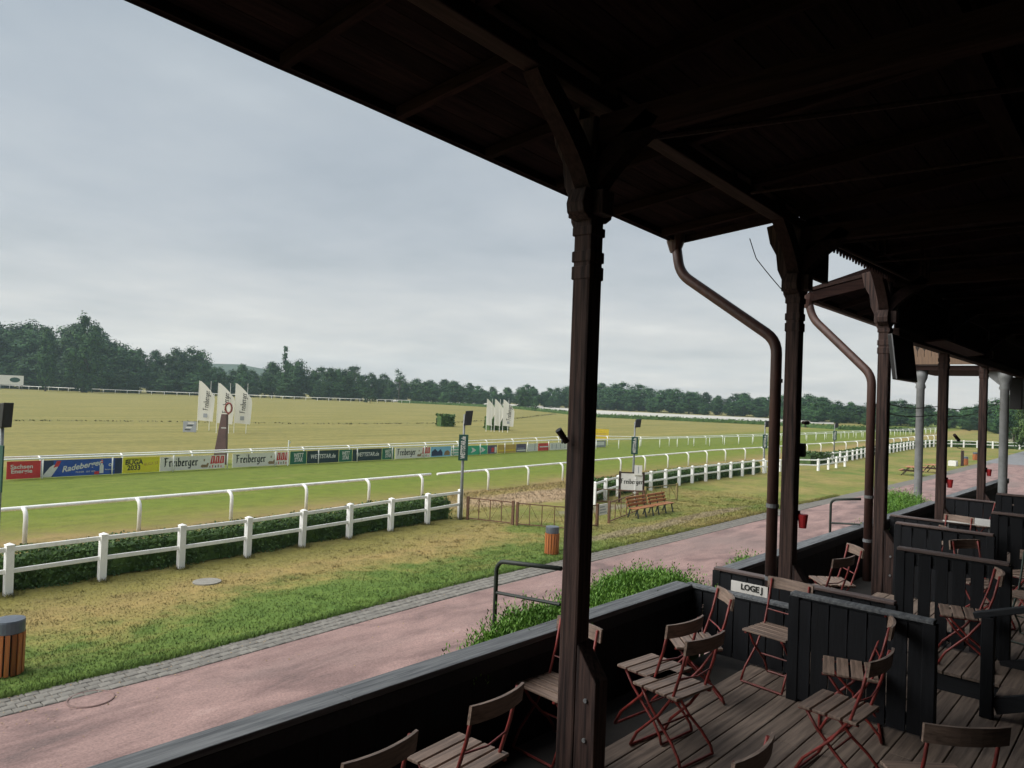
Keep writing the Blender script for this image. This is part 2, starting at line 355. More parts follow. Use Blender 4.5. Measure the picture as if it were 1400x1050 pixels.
def blackletter(word, xh, m):
    k = ('bl', word, xh, m)
    if k in TXT: return TXT[k]
    b = MB(); x = 0; nib = Vector((.135, .095))
    for ch in word:
        w, strokes = BL[ch]
        for s in strokes:
            for p, q in zip(s, s[1:]):
                p = Vector((p[0]+x, p[1])); q = Vector((q[0]+x, q[1]))
                d = (q-p)
                n = nib if abs(d.x*nib.y-d.y*nib.x) > .02*d.length else Vector((-.06, .08))
                pts = [p-n, q-n, q+n, p+n]
                b.prism([(t.x*xh, t.y*xh, 0) for t in pts], (0, 0, .003))
        x += w
    for v in b.v: v.x -= x*xh/2; v.y -= .6*xh
    TXT[k] = b.mesh('lettering', m); return TXT[k]

def np_mesh(name, verts, nper, m, smooth=False):
    nf = len(verts)//nper; me = bpy.data.meshes.new(name)
    me.vertices.add(len(verts)); me.vertices.foreach_set('co', np.asarray(verts, np.float32).ravel())
    me.loops.add(len(verts)); me.loops.foreach_set('vertex_index', np.arange(len(verts), dtype=np.int32))
    me.polygons.add(nf); me.polygons.foreach_set('loop_start', np.arange(0, len(verts), nper, dtype=np.int32))
    me.update(calc_edges=True); me.materials.append(MATS[m]); return me
def unit(a): return a/np.maximum(np.linalg.norm(a, axis=1, keepdims=True), 1e-6)
def leaves(cen, nrm, size, aspect=.7, r=rng):
    n = len(cen); a = unit(np.cross(nrm, r.normal(size=(n, 3)))); b = np.cross(unit(nrm), a)
    size = np.broadcast_to(np.asarray(size, float).reshape(-1, 1), (n, 1)); a = a*size; b = b*size*aspect
    return np.stack([cen-a, cen-b*.9, cen+a, cen+b], 1).reshape(-1, 3)

# ------------------------------------------------------------------ ground, hills, path
def ground():
    nr, na = 150, 200; rs = [0.0]+[2.5*(1000/2.5)**(i/(nr-1)) for i in range(nr)]
    vs = [(0, 0, 0)]; fs = []
    for r in rs[1:]:
        for k in range(na):
            t = 2*math.pi*k/na; x, y = r*math.cos(t), r*math.sin(t); vs.append((x, y, gz(x, y)))
    for k in range(na): fs.append((0, 1+k, 1+(k+1) % na))
    for i in range(nr-1):
        for k in range(na):
            a = 1+i*na; b = a+na; fs.append((a+k, b+k, b+(k+1) % na, a+(k+1) % na))
    o = MB().add(vs, fs).build('ground', 'turf', smooth=True); tag(o, kind='structure')
ground()
def hills():
    b = MB(); n = 60; vs = []
    for i in range(n+1):
        t = R(-25+150*i/n); az = -25+150*i/n; h = 8+25*math.exp(-((az-63.5)/7)**2)+2*math.sin(i*.91+1)
        for r, z in ((860, 1.5), (900, h*.7), (930, h), (985, 1.5)): vs.append((r*math.cos(t), r*math.sin(t), z))
    fs = [(i*4+j, (i+1)*4+j, (i+1)*4+j+1, i*4+j+1) for i in range(n) for j in range(3)]
    tag(b.add(vs, fs).build('hills', 'hill', smooth=True), kind='structure')
hills()
def sheet(name, left, right, m, lift):     # a ribbon between two polylines of (x, y), draped over the terrain
    vs = []; fs = []
    n = 60
    def res(pl):
        pl = [Vector((p[0], p[1])) for p in pl]; d = [0]
        for a, b in zip(pl, pl[1:]): d.append(d[-1]+(b-a).length)
        out = []
        for i in range(n+1):
            t = d[-1]*(i/n)**1.6; j = 0
            while j < len(pl)-2 and d[j+1] < t: j += 1
            out.append(pl[j].lerp(pl[j+1], (t-d[j])/max(d[j+1]-d[j], 1e-6)))
        return out
    L, Rr = res(left), res(right)
    for a, b in zip(L, Rr):
        for k in range(5):
            p = a.lerp(b, k/4); vs.append((p.x, p.y, gz(p.x, p.y)+lift))
    for i in range(n):
        for k in range(4): q = i*5+k; fs.append((q, q+5, q+6, q+1))
    o = MB().add(vs, fs).build(name, m); return tag(o, kind='structure')
def yout(x): return float(np.interp(x, [-8, 6, 14.2, 20.6, 25.5, 36.4, 41, 109, 127, 170], [14.04, 14.04, 14.6, 14.75, 14.78, 15.03, 15.15, 15.35, 15.6, 16.2]))   # outer edge of the stone border
def yin(x): return yout(x) - .72 - min(.35, x*.004)
xs = [-8, 0, 6, 12, 20, 30, 45, 70, 95]
sheet('path', [(x, 4.3) for x in xs], [(x, yin(x)-.002) for x in xs], 'pink_path', .010)
sheet('asphalt_road', [(95, 3.0), (125, 2.0), (170, -2)], [(95, yout(95)), (127, 15.6), (170, 16.2)], 'asphalt', .012)
bd = sheet('stone_border', [(x, yin(x)) for x in xs], [(x, yout(x)) for x in xs], 'setts_far', .004)
def setts():
    me = [MB().box(-.094, .094, -.076, .076, -.02, .016).mesh('paving_stone', 'setts') for _ in range(1)]
    # slightly domed stones with uneven corners
    ms = []
    for k in range(6):
        b = MB(); j = lambda s: random.uniform(-s, s)
        lo = [(-.097+j(.004), -.079+j(.004), -.03), (.097+j(.004), -.079+j(.004), -.03), (.097+j(.004), .079+j(.004), -.03), (-.097+j(.004), .079+j(.004), -.03)]
        hi = [(p[0]*.9, p[1]*.88, .016+j(.004)) for p in lo]; mid = [(p[0], p[1], .006) for p in lo]
        b.add(lo+mid+hi, [(0, 1, 5, 4), (1, 2, 6, 5), (2, 3, 7, 6), (3, 0, 4, 7), (4, 5, 9, 8), (5, 6, 10, 9), (6, 7, 11, 10), (7, 4, 8, 11), (8, 9, 10, 11)])
        ms.append(b.mesh('paving_stone', 'setts'))
    cnt = 0; x = 2.6; far = MB()
    i = 0
    while x < 42:
        for r in range(4):
            w = (yout(x)-yin(x))/4; y = yin(x)+w*(r+.5); xx = x+(.1 if r % 2 else 0)+random.uniform(-.008, .008)
            z = gz(xx, y)+.012+random.uniform(-.003, .003); ang = math.atan2(yout(x+1)-yout(x), 1)+random.uniform(-.03, .03)
            if cnt < 300:
                o = ob('paving_stone', ms[random.randrange(6)], bd, loc=(xx, y, z), rz=ang); o.scale = (1, w/.165, 1); cnt += 1
            else:
                src = ms[random.randrange(6)]; c, s = math.cos(ang), math.sin(ang)
                far.add([(xx+v.co.x*c-v.co.y*s*w/.165, y+v.co.x*s+v.co.y*c*w/.165, z+v.co.z) for v in src.vertices], [tuple(p.vertices) for p in src.polygons])
        x += .2
    tag(far.build('paving_stones', 'setts_far', bd), kind='stuff')
setts()
# far pale training track and darker field strips
def pxl(pts): return [tuple(gp(*p)[:2]) for p in pts]
sheet('sand_track', pxl([(520, 546.5), (610, 549.5), (720, 553.5), (815, 561), (930, 566.5), (1050, 572), (1140, 577.5)]), pxl([(520, 548.3), (610, 552.5), (720, 558.5), (815, 567.5), (930, 572.5), (1050, 577), (1140, 580)]), 'sand', .05)
c = MB(); p = gp(283, 796); c.lathe([(.36, 0), (.36, .03), (.30, .035), (.001, .035)], p, 20); tag(c.build('drain_cover', 'stone_cover'), 'grey round drain cover lying in the dry lawn before the white fence', 'drain cover')
p = gp(124, 957)
t = thing('manhole_cover', 'pink topped manhole cover with a dark ring set in the red path', 'manhole cover', p)
tag(MB().tube([(.34*math.cos(a), .34*math.sin(a), .014) for a in [2*math.pi*k/28 for k in range(28)]], .02, 6, True).build('ring', 'iron_cover', t))
MB().lathe([(.33, 0), (.33, .016), (.001, .017)], (0, 0, 0), 28).build('lid', 'pink_path', t)

# ------------------------------------------------------------------ grass and low growth
def grass():
    V = []
    def blades(x, y, h, w):
        n = len(x); z = np.array([gz(a, b) for a, b in zip(x, y)]); a = rng.uniform(0, 2*np.pi, n); l = rng.normal(0, .45, (n, 2))*h[:, None]
        p = np.stack([x, y, z], 1); d = np.stack([np.cos(a), np.sin(a), np.zeros(n)], 1)*w[:, None]
        V.append(np.stack([p-d, p+d, p+np.concatenate([l, h[:, None]], 1)], 1).reshape(-1, 3))
    n = 90000; x = 2.5+40*rng.random(n)**1.7; yo = np.array([yout(q) for q in x]); y = yo+.02+(6.9+.02*x)*rng.random(n)
    green = np.exp(-((y-yo)/2.2)**2); keep = rng.random(n) < .45+.55*green; x, y, green = x[keep], y[keep], green[keep]; n = len(x); blades(x, y, rng.uniform(.012, .035, n)+.05*green*rng.random(n), .006+.0006*x)
    n = 16000; x = 2.5+45*rng.random(n)**1.5; yo = np.array([yout(q) for q in x]); y = yo+np.abs(rng.normal(0, .12, n))-.07*rng.random(n); blades(x, y, rng.uniform(.04, .13, n), .007+.0005*x)
    cx = 3+38*rng.random(420)**1.4; cy = np.array([yout(q) for q in cx])+.2+6*rng.random(420); k = rng.integers(0, 420, 12000); rr = rng.uniform(.05, .22, 420)[k]
    blades(cx[k]+rng.normal(0, 1, 12000)*rr, cy[k]+rng.normal(0, 1, 12000)*rr, rng.uniform(.015, .055, 12000), .008+.0005*cx[k])
    q = rng.integers(0, len(fp1), 2500); blades(np.array([fp1[i].x for i in q])+rng.normal(0, .13, 2500), np.array([fp1[i].y for i in q])+rng.normal(0, .13, 2500), rng.uniform(.04, .14, 2500), np.full(2500, .011))
    n = 22000; x = 3+50*rng.random(n); y = 21.4+.075*x+5*rng.random(n); blades(x, y, rng.uniform(.04, .11, n), .008+.0005*x)
    tag(ob('grass', np_mesh('grass', np.concatenate(V), 3, 'turf_blade')), 'short patchy lawn grass between the path and the white fence', 'grass', kind='stuff')
def strip_grass():
    pl = pxl([(-40, 575), (120, 575.6), (250, 577), (450, 580), (600, 579), (700, 573), (760, 566)]); pts = []
    for a, b in zip(pl, pl[1:]):
        L = math.hypot(b[0]-a[0], b[1]-a[1]); n = int(L*7); t = rng.random(n)
        pts.append(np.stack([a[0]+(b[0]-a[0])*t+rng.normal(0, .5, n), a[1]+(b[1]-a[1])*t+rng.normal(0, .5, n), np.zeros(n)], 1))
    P = np.concatenate(pts); P[:, 2] = [gz(q[0], q[1])+.07 for q in P]
    tag(ob('tall_grass', np_mesh('tall_grass', leaves(P, rng.normal(size=P.shape), rng.uniform(.06, .20, len(P)), .5), 4, 'dry_stem')), 'thin dark line of taller grass across the straw field', 'tall grass', kind='stuff')
strip_grass()
def litter():
    n = 900; x = 2.2+40*rng.random(n)**1.6; yo = np.array([yin(q) for q in x]); y = yo+.7-np.abs(rng.normal(0, .9, n)); k = rng.random(n) < .3; y[k] = 5+8*rng.random(k.sum())
    P = np.stack([x, y, np.array([gz(a, b) for a, b in zip(x, y)])+.028], 1); nr = rng.normal(0, .25, (n, 3)); nr[:, 2] = 1
    tag(ob('fallen_leaves', np_mesh('fallen_leaves', leaves(P, nr, rng.uniform(.008, .028, n), .6), 4, 'tan')), 'small dry leaves scattered along the edge of the pink path', 'leaves', kind='stuff')
litter()

# ------------------------------------------------------------------ hedges
def hedge(name, pl, width, h0, h1, leaf, dens, m, label, z0=None, cat='hedge', group=None):
    pts = []; nr = []; core = MB(); o3 = Vector((pl[0][0], pl[0][1], gz(*pl[0][:2]) if z0 is None else z0))
    for a, b in zip(pl, pl[1:]):
        a, b = Vector(a[:2]), Vector(b[:2]); d = b-a; L = d.length; d.normalize(); s = Vector((-d.y, d.x)); H = h1-h0
        n = int(dens*L*(width+2*H)); u = rng.random(n)*(width+2*H); t = rng.random(n)*L
        lat = np.where(u < H, -width/2, np.where(u > H+width, width/2, u-H-width/2)); zz = np.where(u < H, u, np.where(u > H+width, width+2*H-u, H))
        nx = np.where(u < H, -1., np.where(u > H+width, 1., 0.)); nz = np.where((u >= H) & (u <= H+width), 1., .25)
        lump = .07*np.sin(t*2.1+lat*3)+.05*np.sin(t*5.3+zz*4)
        lat = lat+nx*(lump+rng.normal(0, .05, n)); zz = zz*(1+lump*.5)+rng.normal(0, .04, n)
        x = a.x+d.x*t+s.x*lat; y = a.y+d.y*t+s.y*lat; g = np.array([gz(p, q) for p, q in zip(x, y)]) if z0 is None else np.full(n, z0)
        pts.append(np.stack([x, y, g+h0+np.maximum(zz, .02)], 1)); nr.append(np.stack([s.x*nx, s.y*nx, nz], 1)+rng.normal(0, .55, (n, 3)))
        m_ = (a+b)/2; ga = gz(a.x, a.y) if z0 is None else z0; gb = gz(b.x, b.y) if z0 is None else z0
        core.bar((a.x, a.y, ga+(h0+h1)/2-.06), (b.x, b.y, gb+(h0+h1)/2-.06), width*.8, (h1-h0)-.16)
    P = np.concatenate(pts); V = leaves(P, np.concatenate(nr), rng.uniform(.6, 1.25, len(P))*leaf, .65)
    t = thing(name, label, cat, o3, group=group)
    ob('foliage', np_mesh('foliage', V-np.array(o3), 4, m), t)
    core.o = o3; core.v = [v-o3 for v in core.v]; core.build('inner_growth', m, t)
    return t
def off(p, q, d): 
    v = Vector((q[0]-p[0], q[1]-p[1])).normalized(); return (-v.y*d, v.x*d)

# white rail fences --------------------------------------------------
def square_fence(pl, n_posts, h, label, pw=.17, cat='fence'):
    P = [Vector((a[0], a[1], gz(a[0], a[1]))) for a in pl]; d = [0]
    for a, b in zip(P, P[1:]): d.append(d[-1]+(b-a).length)
    t = thing('white_fence', label, cat, P[0]); O = P[0]; pts = []
    for i in range(n_posts):
        s = d[-1]*i/(n_posts-1); j = 0
        while j < len(P)-2 and d[j+1] < s: j += 1
        q = P[j].lerp(P[j+1], (s-d[j])/(d[j+1]-d[j])); q.z = gz(q.x, q.y); pts.append(q)
    v = (pts[1]-pts[0]); ang = math.atan2(v.y, v.x)
    b = MB(); w = pw/2; b.box(-w, w, -w, w, -.1, h-.05)
    b.add([(-w*1.15, -w*1.15, h-.05), (w*1.15, -w*1.15, h-.05), (w*1.15, w*1.15, h-.05), (-w*1.15, w*1.15, h-.05), (0, 0, h)], [(3, 2, 1, 0), (0, 1, 4), (1, 2, 4), (2, 3, 4), (3, 0, 4)])
    me = b.mesh('post', 'white_paint')
    for i, q in enumerate(pts):
        vv = pts[min(i+1, len(pts)-1)]-pts[max(i-1, 0)]
        o = ob('post', me, t, loc=q-O, rz=math.atan2(vv.y, vv.x)+random.uniform(-.02, .02)); o.rotation_euler.x = random.uniform(-.012, .012); o.rotation_euler.y = random.uniform(-.012, .012)
    for zz in (h*.88, h*.47):
        for i, (q, r_) in enumerate(zip(pts, pts[1:])):
            e = random.uniform(-.012, .012)
            MB(O).bar(q+Vector((0, 0, zz+e)), r_+Vector((0, 0, zz-e)), .05, .115).build('rail', 'white_paint', t, bev=.015)
    return t, pts
def running_rail(pl, spacing, h, label, out=1, r=.045, seg=6, curved=True, cat='running rail', parts=True):
    P = [Vector((a[0], a[1], gz(a[0], a[1]))) for a in pl]; O = P[0]; d = [0]
    for a, b in zip(P, P[1:]): d.append(d[-1]+(b-a).length)
    t = thing('running_rail', label, cat, O); n = max(2, int(d[-1]/spacing)+1); me = None
    top = []; small = MB(O); stat = []
    for i in range(n*2-1):
        s = d[-1]*i/(2*n-2); j = 0
        while j < len(P)-2 and d[j+1] < s: j += 1
        q = P[j].lerp(P[j+1], (s-d[j])/(d[j+1]-d[j])); q.z = gz(q.x, q.y); top.append(q+Vector((0, 0, h)))
        if i % 2 == 0: stat.append((q, math.atan2(P[j+1].y-P[j].y, P[j+1].x-P[j].x)))
    if curved: top.append(top[-1]+(top[-1]-top[-2]).normalized()*.9)
    MB(O).tube(top, r, seg).build('rail', 'white_paint', t, smooth=True)
    if curved: post = MB().tube([(.0, -.30*out, -.1), (.0, -.30*out, h*.74), (0, -.275*out, h*.85), (0, -.21*out, h*.94), (0, -.11*out, h*.985), (0, 0, h)], [r*1.05]*6, seg)
    else: post = MB().tube([(0, 0, -.1), (0, 0, h)], r*.8, seg)
    me = post.mesh('post', 'white_paint', True)
    for q, a in stat[1 if len(stat) > 3 else 0:]:
        ob('post', me, t, loc=q-O, rz=a)
    return t

f1 = pxl([(10, 815), (142, 792), (240, 778), (328, 765), (405, 749), (472, 738), (529, 726), (578, 717), (627, 709)])
f1 = [(3.07, 20.55), (5.18, 20.75), (11.2, 21.1), (17.8, 22.05), (22.1, 22.62)]
_, fp1 = square_fence(f1, 10, 1.28, 'white two rail fence with square posts and dark hedge behind nearest the stand')
grass()
hd = [(a[0]-.05, a[1]+.75) for a in f1]
hedge('hedge', hd[:1]+[(5, 21.5), (11.2, 21.85), (17.8, 22.8), (21.7, 23.3)], .85, 0, .90, .05, 420, 'hedge_leaf', 'clipped dark green hedge behind the nearest white post fence')
f2 = pxl([(812, 690.5), (836.6, 680), (889, 670.6), (943, 661), (1000, 653), (1044, 647)])
_, fp2 = square_fence(f2, 14, 1.2, 'white two rail fence beyond the gates with closely spaced square posts')
hedge('hedge', [(a[0]+.2, a[1]+.8) for a in f2], .9, 0, .85, .09, 120, 'hedge_leaf', 'scruffy low hedge behind the white fence past the gates')
fb = pxl([(1046, 646.5), (1091, 642.5), (1123, 644), (1139, 640.5), (1155, 638)])
square_fence(fb, 7, 1.05, 'white fence corner boxing in a flat topped hedge beside the far lawn')
hp = [gp(1098, 634), gp(1128, 633)]
hedge('hedge', [(hp[0].x, hp[0].y+.4), (hp[1].x, hp[1].y+.6)], 3.0, 0, 1.0, .12, 60, 'near_leaf', 'bright flat topped hedge inside the white fence corner')
f3 = pxl([(1128, 634), (1162, 630), (1190, 624), (1225, 618), (1250, 613.5), (1282, 610.5)])
square_fence(f3, 27, 1.1, 'long white fence of many close posts running down the far lawn')
hedge('hedge', [(a[0]+.3, a[1]+.9) for a in f3], 1.0, 0, .85, .16, 30, 'hedge_leaf', 'dark hedge following the long white fence down the far lawn')
f5 = pxl([(1284, 611), (1327, 612), (1362, 613.5), (1397, 614.5), (1440, 617)])
square_fence(f5, 9, 1.1, 'white two rail fence closing off the far end of the lawn')
hedge('hedge', [(a[0]+1.2, a[1]+.3) for a in f5], .9, 0, .8, .2, 25, 'hedge_leaf', 'dark low hedge behind the white fence at the far lawn end')

ra = [(3.55, 27.05), (7.14, 27.4), (14.14, 27.9), (21.23, 28.5), (25.05, 28.8)]
running_rail(ra, 3.58, 1.1, 'near white running rail on bent posts ending at the gap', r=.066, seg=10)
rb = [(26.3, 28.75), (31.46, 29.2), (38.6, 29.95), (49.2, 30.9), (64.4, 31.9)]+pxl([(1050, 625.5), (1100, 620.5), (1190, 613), (1250, 606.5), (1290, 602.5)])
running_rail(rb, 3.9, 1.1, 'white running rail starting after the gap and running far down the course', r=.062, seg=8)
# rail carrying the advertising boards, and the second rail behind it
def vline(x): return 44.15+.056*x
bl = [(x, vline(x)) for x in (5.4, 20, 40, 60)]+pxl([(828, 614), (900, 612), (1000, 608), (1050, 606), (1130, 601.5), (1200, 597.5), (1290, 592.5)])
running_rail(bl, 3.5, 1.07, 'white rail along the row of advertising boards', r=.05, seg=8, curved=False)
b2 = [(4, 45.6), (20, 46.7), (45, 49), (70, 51.6)]+pxl([(900, 610), (1000, 605.5), (1100, 601), (1200, 595.5), (1290, 590.5)])
running_rail(b2, 4.3, 1.07, 'second white rail close behind the rail with the boards', r=.045, seg=6, out=1)
fr_ = pxl([(-60, 528), (0, 531), (100, 535.5), (200, 539.5), (300, 543), (400, 547), (480, 549.6), (560, 551.5)])
running_rail(fr_, 4.2, 1.25, 'far white rail at the foot of the trees across the straw field', r=.11, seg=5, curved=False)
hl = pxl([(545, 550.5), (620, 554), (700, 558.5), (815, 570.5), (930, 575.5), (1050, 581), (1150, 587.5), (1250, 591)])
hedge('hedge', hl, 1.2, 0, 1.0, .3, 4, 'hedge_leaf', 'long dark hedge line in front of the pale far track')
for x0, x1, yb, yt, lb in ((600, 618, 583, 567, 'rounded box hedge standing alone in the straw field'), (666, 692, 588, 571, 'box hedge behind the three small flags in the field')):
    a, b = gp(x0, yb), gp(x1, yb); hedge('hedge', [(a.x, a.y), (b.x, b.y)], 1.5, 0, hgt(a, x0, yt), .22, 45, 'hedge_leaf', lb)

# ------------------------------------------------------------------ trees
def crown_mesh(seed, w, nclump, nleaf, z0, leaf, kind='oak', m='far_leaf'):
    r = np.random.default_rng(seed); C = []
    while len(C) < nclump:
        p = r.uniform(-1, 1, 3); d = np.linalg.norm(p)
        if .35 < d < 1:
            z = z0+(1-z0)*(p[2]*.5+.5); t = (z-z0)/(1-z0)
            wid = {'oak': (max(t, 0.0)+.08)**.3*(1.03-t)**.42*1.15, 'tall': min(1, .6+t)*(1.04-t)**.42*1.12, 'poplar': (1.05-t)**.5, 'ball': 1.0}[kind]
            C.append((p[0]*w*wid, p[1]*w*wid, z-(1-z0)*.05))
    C = np.array(C); cr = r.uniform(.055, .115, len(C))*(1 if kind != 'poplar' else .6)
    idx = r.integers(0, len(C), nleaf); dirs = unit(r.normal(size=(nleaf, 3))); dirs[:, 2] = dirs[:, 2]*.85+.12
    P = C[idx]+dirs*cr[idx, None]*(r.random((nleaf, 1))**.35+r.normal(0, .12, (nleaf, 1)))
    P[:, 2] = z0+(P[:, 2]-z0)*(1-z0)/(np.quantile(P[:, 2], .995)-z0); P[:, 2] = np.maximum(P[:, 2], .01)
    ax = P.copy(); ax[:, 2] -= .45; nrm = dirs*.9+unit(ax)*.5+r.normal(0, .35, (nleaf, 3))
    return np_mesh('crown', leaves(P, nrm, r.uniform(.7, 1.3, nleaf)*leaf, .75, r), 4, m), C
def trunk_mesh(C, w, r0=.022, seed=0, topz=.8):
    r = random.Random(seed); b = MB(); b.tube([(0, 0, -.03), (.004, 0, .12), (-.006, .005, .35), (.004, -.004, .6), (0, 0, topz)], [r0*1.3, r0, r0*.85, r0*.55, r0*.2], 8)
    for k in range(7):
        c = C[r.randrange(len(C))]; z = .2+.06*k
        b.tube([(0, 0, z), (c[0]*.45, c[1]*.45, z+(c[2]-z)*.5), (c[0]*.85, c[1]*.85, c[2])], [r0*.5, r0*.32, r0*.1], 6)
    return b.mesh('trunk', 'bark', True)
VAR = []
cm, C = crown_mesh(204, .5, 40, 1500, .02, .03, 'ball'); BUSH = (cm, trunk_mesh(C, .4, .012, 5), .5)
for k in range(8):
    kd = 'oak' if k < 5 else 'tall'; w = [.34, .40, .30, .36, .44, .24, .28, .22][k]
    cm, C = crown_mesh(100+k, w, 95, 6000, [.06, .05, .08, .04, .05, .06, .05, .08][k], .018, kd); VAR.append((cm, trunk_mesh(C, w, seed=k), w))
cm, C = crown_mesh(201, .055, 40, 900, .1, .02, 'poplar'); POP = (cm, trunk_mesh(C, .05, .012, 3), .05)
cm, C = crown_mesh(202, .20, 13, 420, .58, .018, 'ball'); AIRY = (cm, trunk_mesh(C, .2, .012, 4, .75), .2)
cm, C = crown_mesh(203, .36, 60, 5200, .05, .020, 'oak', 'near_leaf'); NEAR = (cm, trunk_mesh(C, .36, seed=9), .36)
def tree(v, p, h, wide, label, group=None, name='tree'):
    t = thing(name, label, 'tree', p, random.uniform(0, 6.28), group)
    t.scale = (h*wide, h*wide, h); ob('trunk', v[1], t); ob('crown', v[0], t); return t
TOP = [(-120, 430), (0, 438), (30, 441), (60, 450), (74, 466), (88, 444), (112, 434), (132, 446), (150, 464), (170, 468), (190, 476), (199, 490), (212, 477), (232, 475), (258, 474), (276, 484), (292, 497), (310, 503), (325, 496), (340, 506), (357, 498), (375, 496), (400, 494), (422, 495), (440, 501), (470, 504), (492, 503), (512, 509), (560, 516), (592, 521), (612, 517), (640, 523), (662, 530), (690, 530), (722, 527), (746, 529), (770, 526), (830, 525), (850, 524), (872, 527), (892, 530), (922, 532), (950, 534), (980, 541), (1002, 536), (1030, 538), (1048, 541), (1082, 539), (1106, 538), (1130, 543), (1153, 548), (1184, 552), (1230, 548), (1252, 552), (1272, 554), (1292, 558), (1320, 554), (1342, 550), (1362, 547), (1378, 541), (1450, 530)]
BASE = [(-120, 524), (0, 529), (100, 534), (300, 541), (480, 547.5), (560, 548), (720, 552), (815, 559.5), (1050, 571), (1100, 576), (1200, 582), (1298, 586.5), (1340, 590), (1365, 593), (1450, 598)]
tx, ty = zip(*TOP); bx_, by_ = zip(*BASE)
REG = [(70, 'left of the tallest tree'), (160, 'around the tallest tree'), (262, 'between the tallest tree and the nearer flags'), (350, 'behind the nearer white flags'), (430, 'around the slim poplar'), (560, 'right of the slim poplar'), (665, 'behind the lone field hedge'), (770, 'between the small flags and the big post'), (960, 'just right of the nearest big post'), (1100, 'up to the second big post'), (1200, 'between second and third big posts'), (9999, 'behind the columns at the right end')]
def wood_label(px, row):
    r = next(q for lim, q in REG if px < lim)
    kind = ('low bushy tree edging the wood', 'dark middle row tree of the wood', 'tall back row tree of the wood')[row]
    return kind+', '+r, ('low trees', 'middle trees', 'tall back trees')[row]+' of the wood '+r
x = -110.0; k = 0
while x < 1425:
    yb = float(np.interp(x, bx_, by_)); p0 = gp(x, yb+1.0); d = Vector((p0.x, p0.y, 0)); r0 = min(d.length, 330)
    for row in (0, 1, 2):
        if row == 0 and k % 2 == 0: continue
        dist = r0+5+row*12+random.uniform(-3, 3); px = x+random.uniform(-6, 6)+row*8
        dd = ray(px, yb); dd = Vector((dd.x, dd.y, 0)).normalized(); p = dd*dist; p.z = gz(p.x, p.y)-.1
        h = hgt(p, px, float(np.interp(px, tx, ty))+random.uniform(-1.5, 3)); f = (random.uniform(.38, .6), random.uniform(.74, .92), random.uniform(.96, 1.02))[row]
        lab, grp = wood_label(px, row)
        W = 2.0 if row == 0 else (1.35 if px < 560 else 1.9)
        tree(VAR[random.randrange(8)] if row else VAR[random.randrange(5)], p, h*f, random.uniform(.85, 1.15)*W, lab, grp)
    x += 22 if x < 560 else 18; k += 1
def lone(v, px, yb, yt, dist, wide, label, name='tree'):
    dd = ray(px, yb); dd = Vector((dd.x, dd.y, 0)).normalized(); p = dd*dist; p.z = gz(p.x, p.y)-.1
    return tree(v, p, hgt(p, px, yt), wide, label, name=name)
lone(POP, 388, 545, 474, 320, 1, 'slim poplar like tree rising above the far wood', 'poplar_tree')
lone(AIRY, 545, 549, 504, 330, 1.0, 'thin airy round headed tree poking above the far wood')
for q in (452, 462, 470, 716, 1163): lone(VAR[q % 5], q, 547, float(np.interp(q, tx, ty))+2, 318 if q < 500 else 290, 1.2, wood_label(q, 2)[0])['group'] = wood_label(q, 2)[1]
lone(AIRY, 484, 547, 500, 335, .8, 'bare topped tree just clear of the wood left of the poplars')
lone(VAR[1], 113, 535, 433, 300, .80, 'tallest broad tree standing over the left of the wood')
lone(VAR[2], 62, 533, 452, 300, .6, 'narrow tree just left of the tallest tree')
lone(BUSH, 506, 552, 531, 275, 1.0, 'low round bush tree at the edge of the straw field', 'small_tree')
lone(BUSH, 731, 561, 547, 250, .8, 'small lone tree by the pale far track', 'small_tree')
lone(NEAR, 1407, 603, 527, 120, .8, 'nearer bright green tree at the right edge behind the posts')
lone(NEAR, 1440, 605, 515, 112, .8, 'bright green tree beside the road end furthest right')
lone(VAR[6], 1376, 595, 541, 165, .8, 'tall dark tree behind the white hut at the road end')

# ------------------------------------------------------------------ advertising boards
def board(px0, px1, yb0, yb1, yt0, yt1, pm, label, cat='advertising board', front=-.075):
    def onl(px, py):
        d = ray(px, py); t = (44.15-front-.0)/(d.y-.056*d.x); return Vector((d.x*t, d.y*t, 0))
    a, b = onl(px0, yb0), onl(px1, yb1); a.z = b.z = .04+gz(a.x, a.y); L = (b-a).length
    h = .5*(hgt(a, px0, yt0)+hgt(b, px1, yt1)); h = max(.74, min(.92, h)); ang = math.atan2(b.y-a.y, b.x-a.x)
    t = thing('advertising_board', label, cat, (a+b)/2, ang)
    MB().box(-L/2+.01, L/2-.01, -.012, .012, 0, h).build('panel', pm, t)
    return t, L, h
def patch(t, name, m, x0, x1, z0, z1, y=-.017, poly=None):
    b = MB()
    if poly: b.prism([(p[0], y, p[1]) for p in poly], (0, .0035, 0))
    else: b.box(x0, x1, y, y+.0035, z0, z1)
    return b.build(name, m, t)
RX = (R(90), 0, 0)
t, L, h = board(8, 55, 656, 654.3, 629, 629, 'sign_red', 'red advertising board with white Sachsen Energie lettering')
text('Sachsen\nEnergie', .30, 'white_plain', t, (-.1, -.018, h*.55), RX, .006, sx=1.1)
t, L, h = board(55.5, 166.5, 654.3, 648.2, 628.5, 627, 'sign_blue', 'blue advertising board with Radeberger script and beer bottles')
patch(t, 'dark_end', 'sign_deep_blue', -L/2+.02, -L*.36, .01, h-.01, -.0155); patch(t, 'dark_end', 'sign_deep_blue', L*.40, L/2-.02, .01, h-.01, -.0155)
patch(t, 'bottle_art', 'white_plain', 0, 0, 0, 0, -.0175, [(-L*.5+.03, .02), (-L*.38, .02), (-L*.31, h*.55), (-L*.31, h*.72), (-L*.36, h*.72), (-L*.40, h*.6)])
patch(t, 'bottle_art', 'sign_red', 0, 0, 0, 0, -.0185, [(-L*.36, h*.55), (-L*.30, h*.62), (-L*.27, h*.95), (-L*.32, h*.95)])
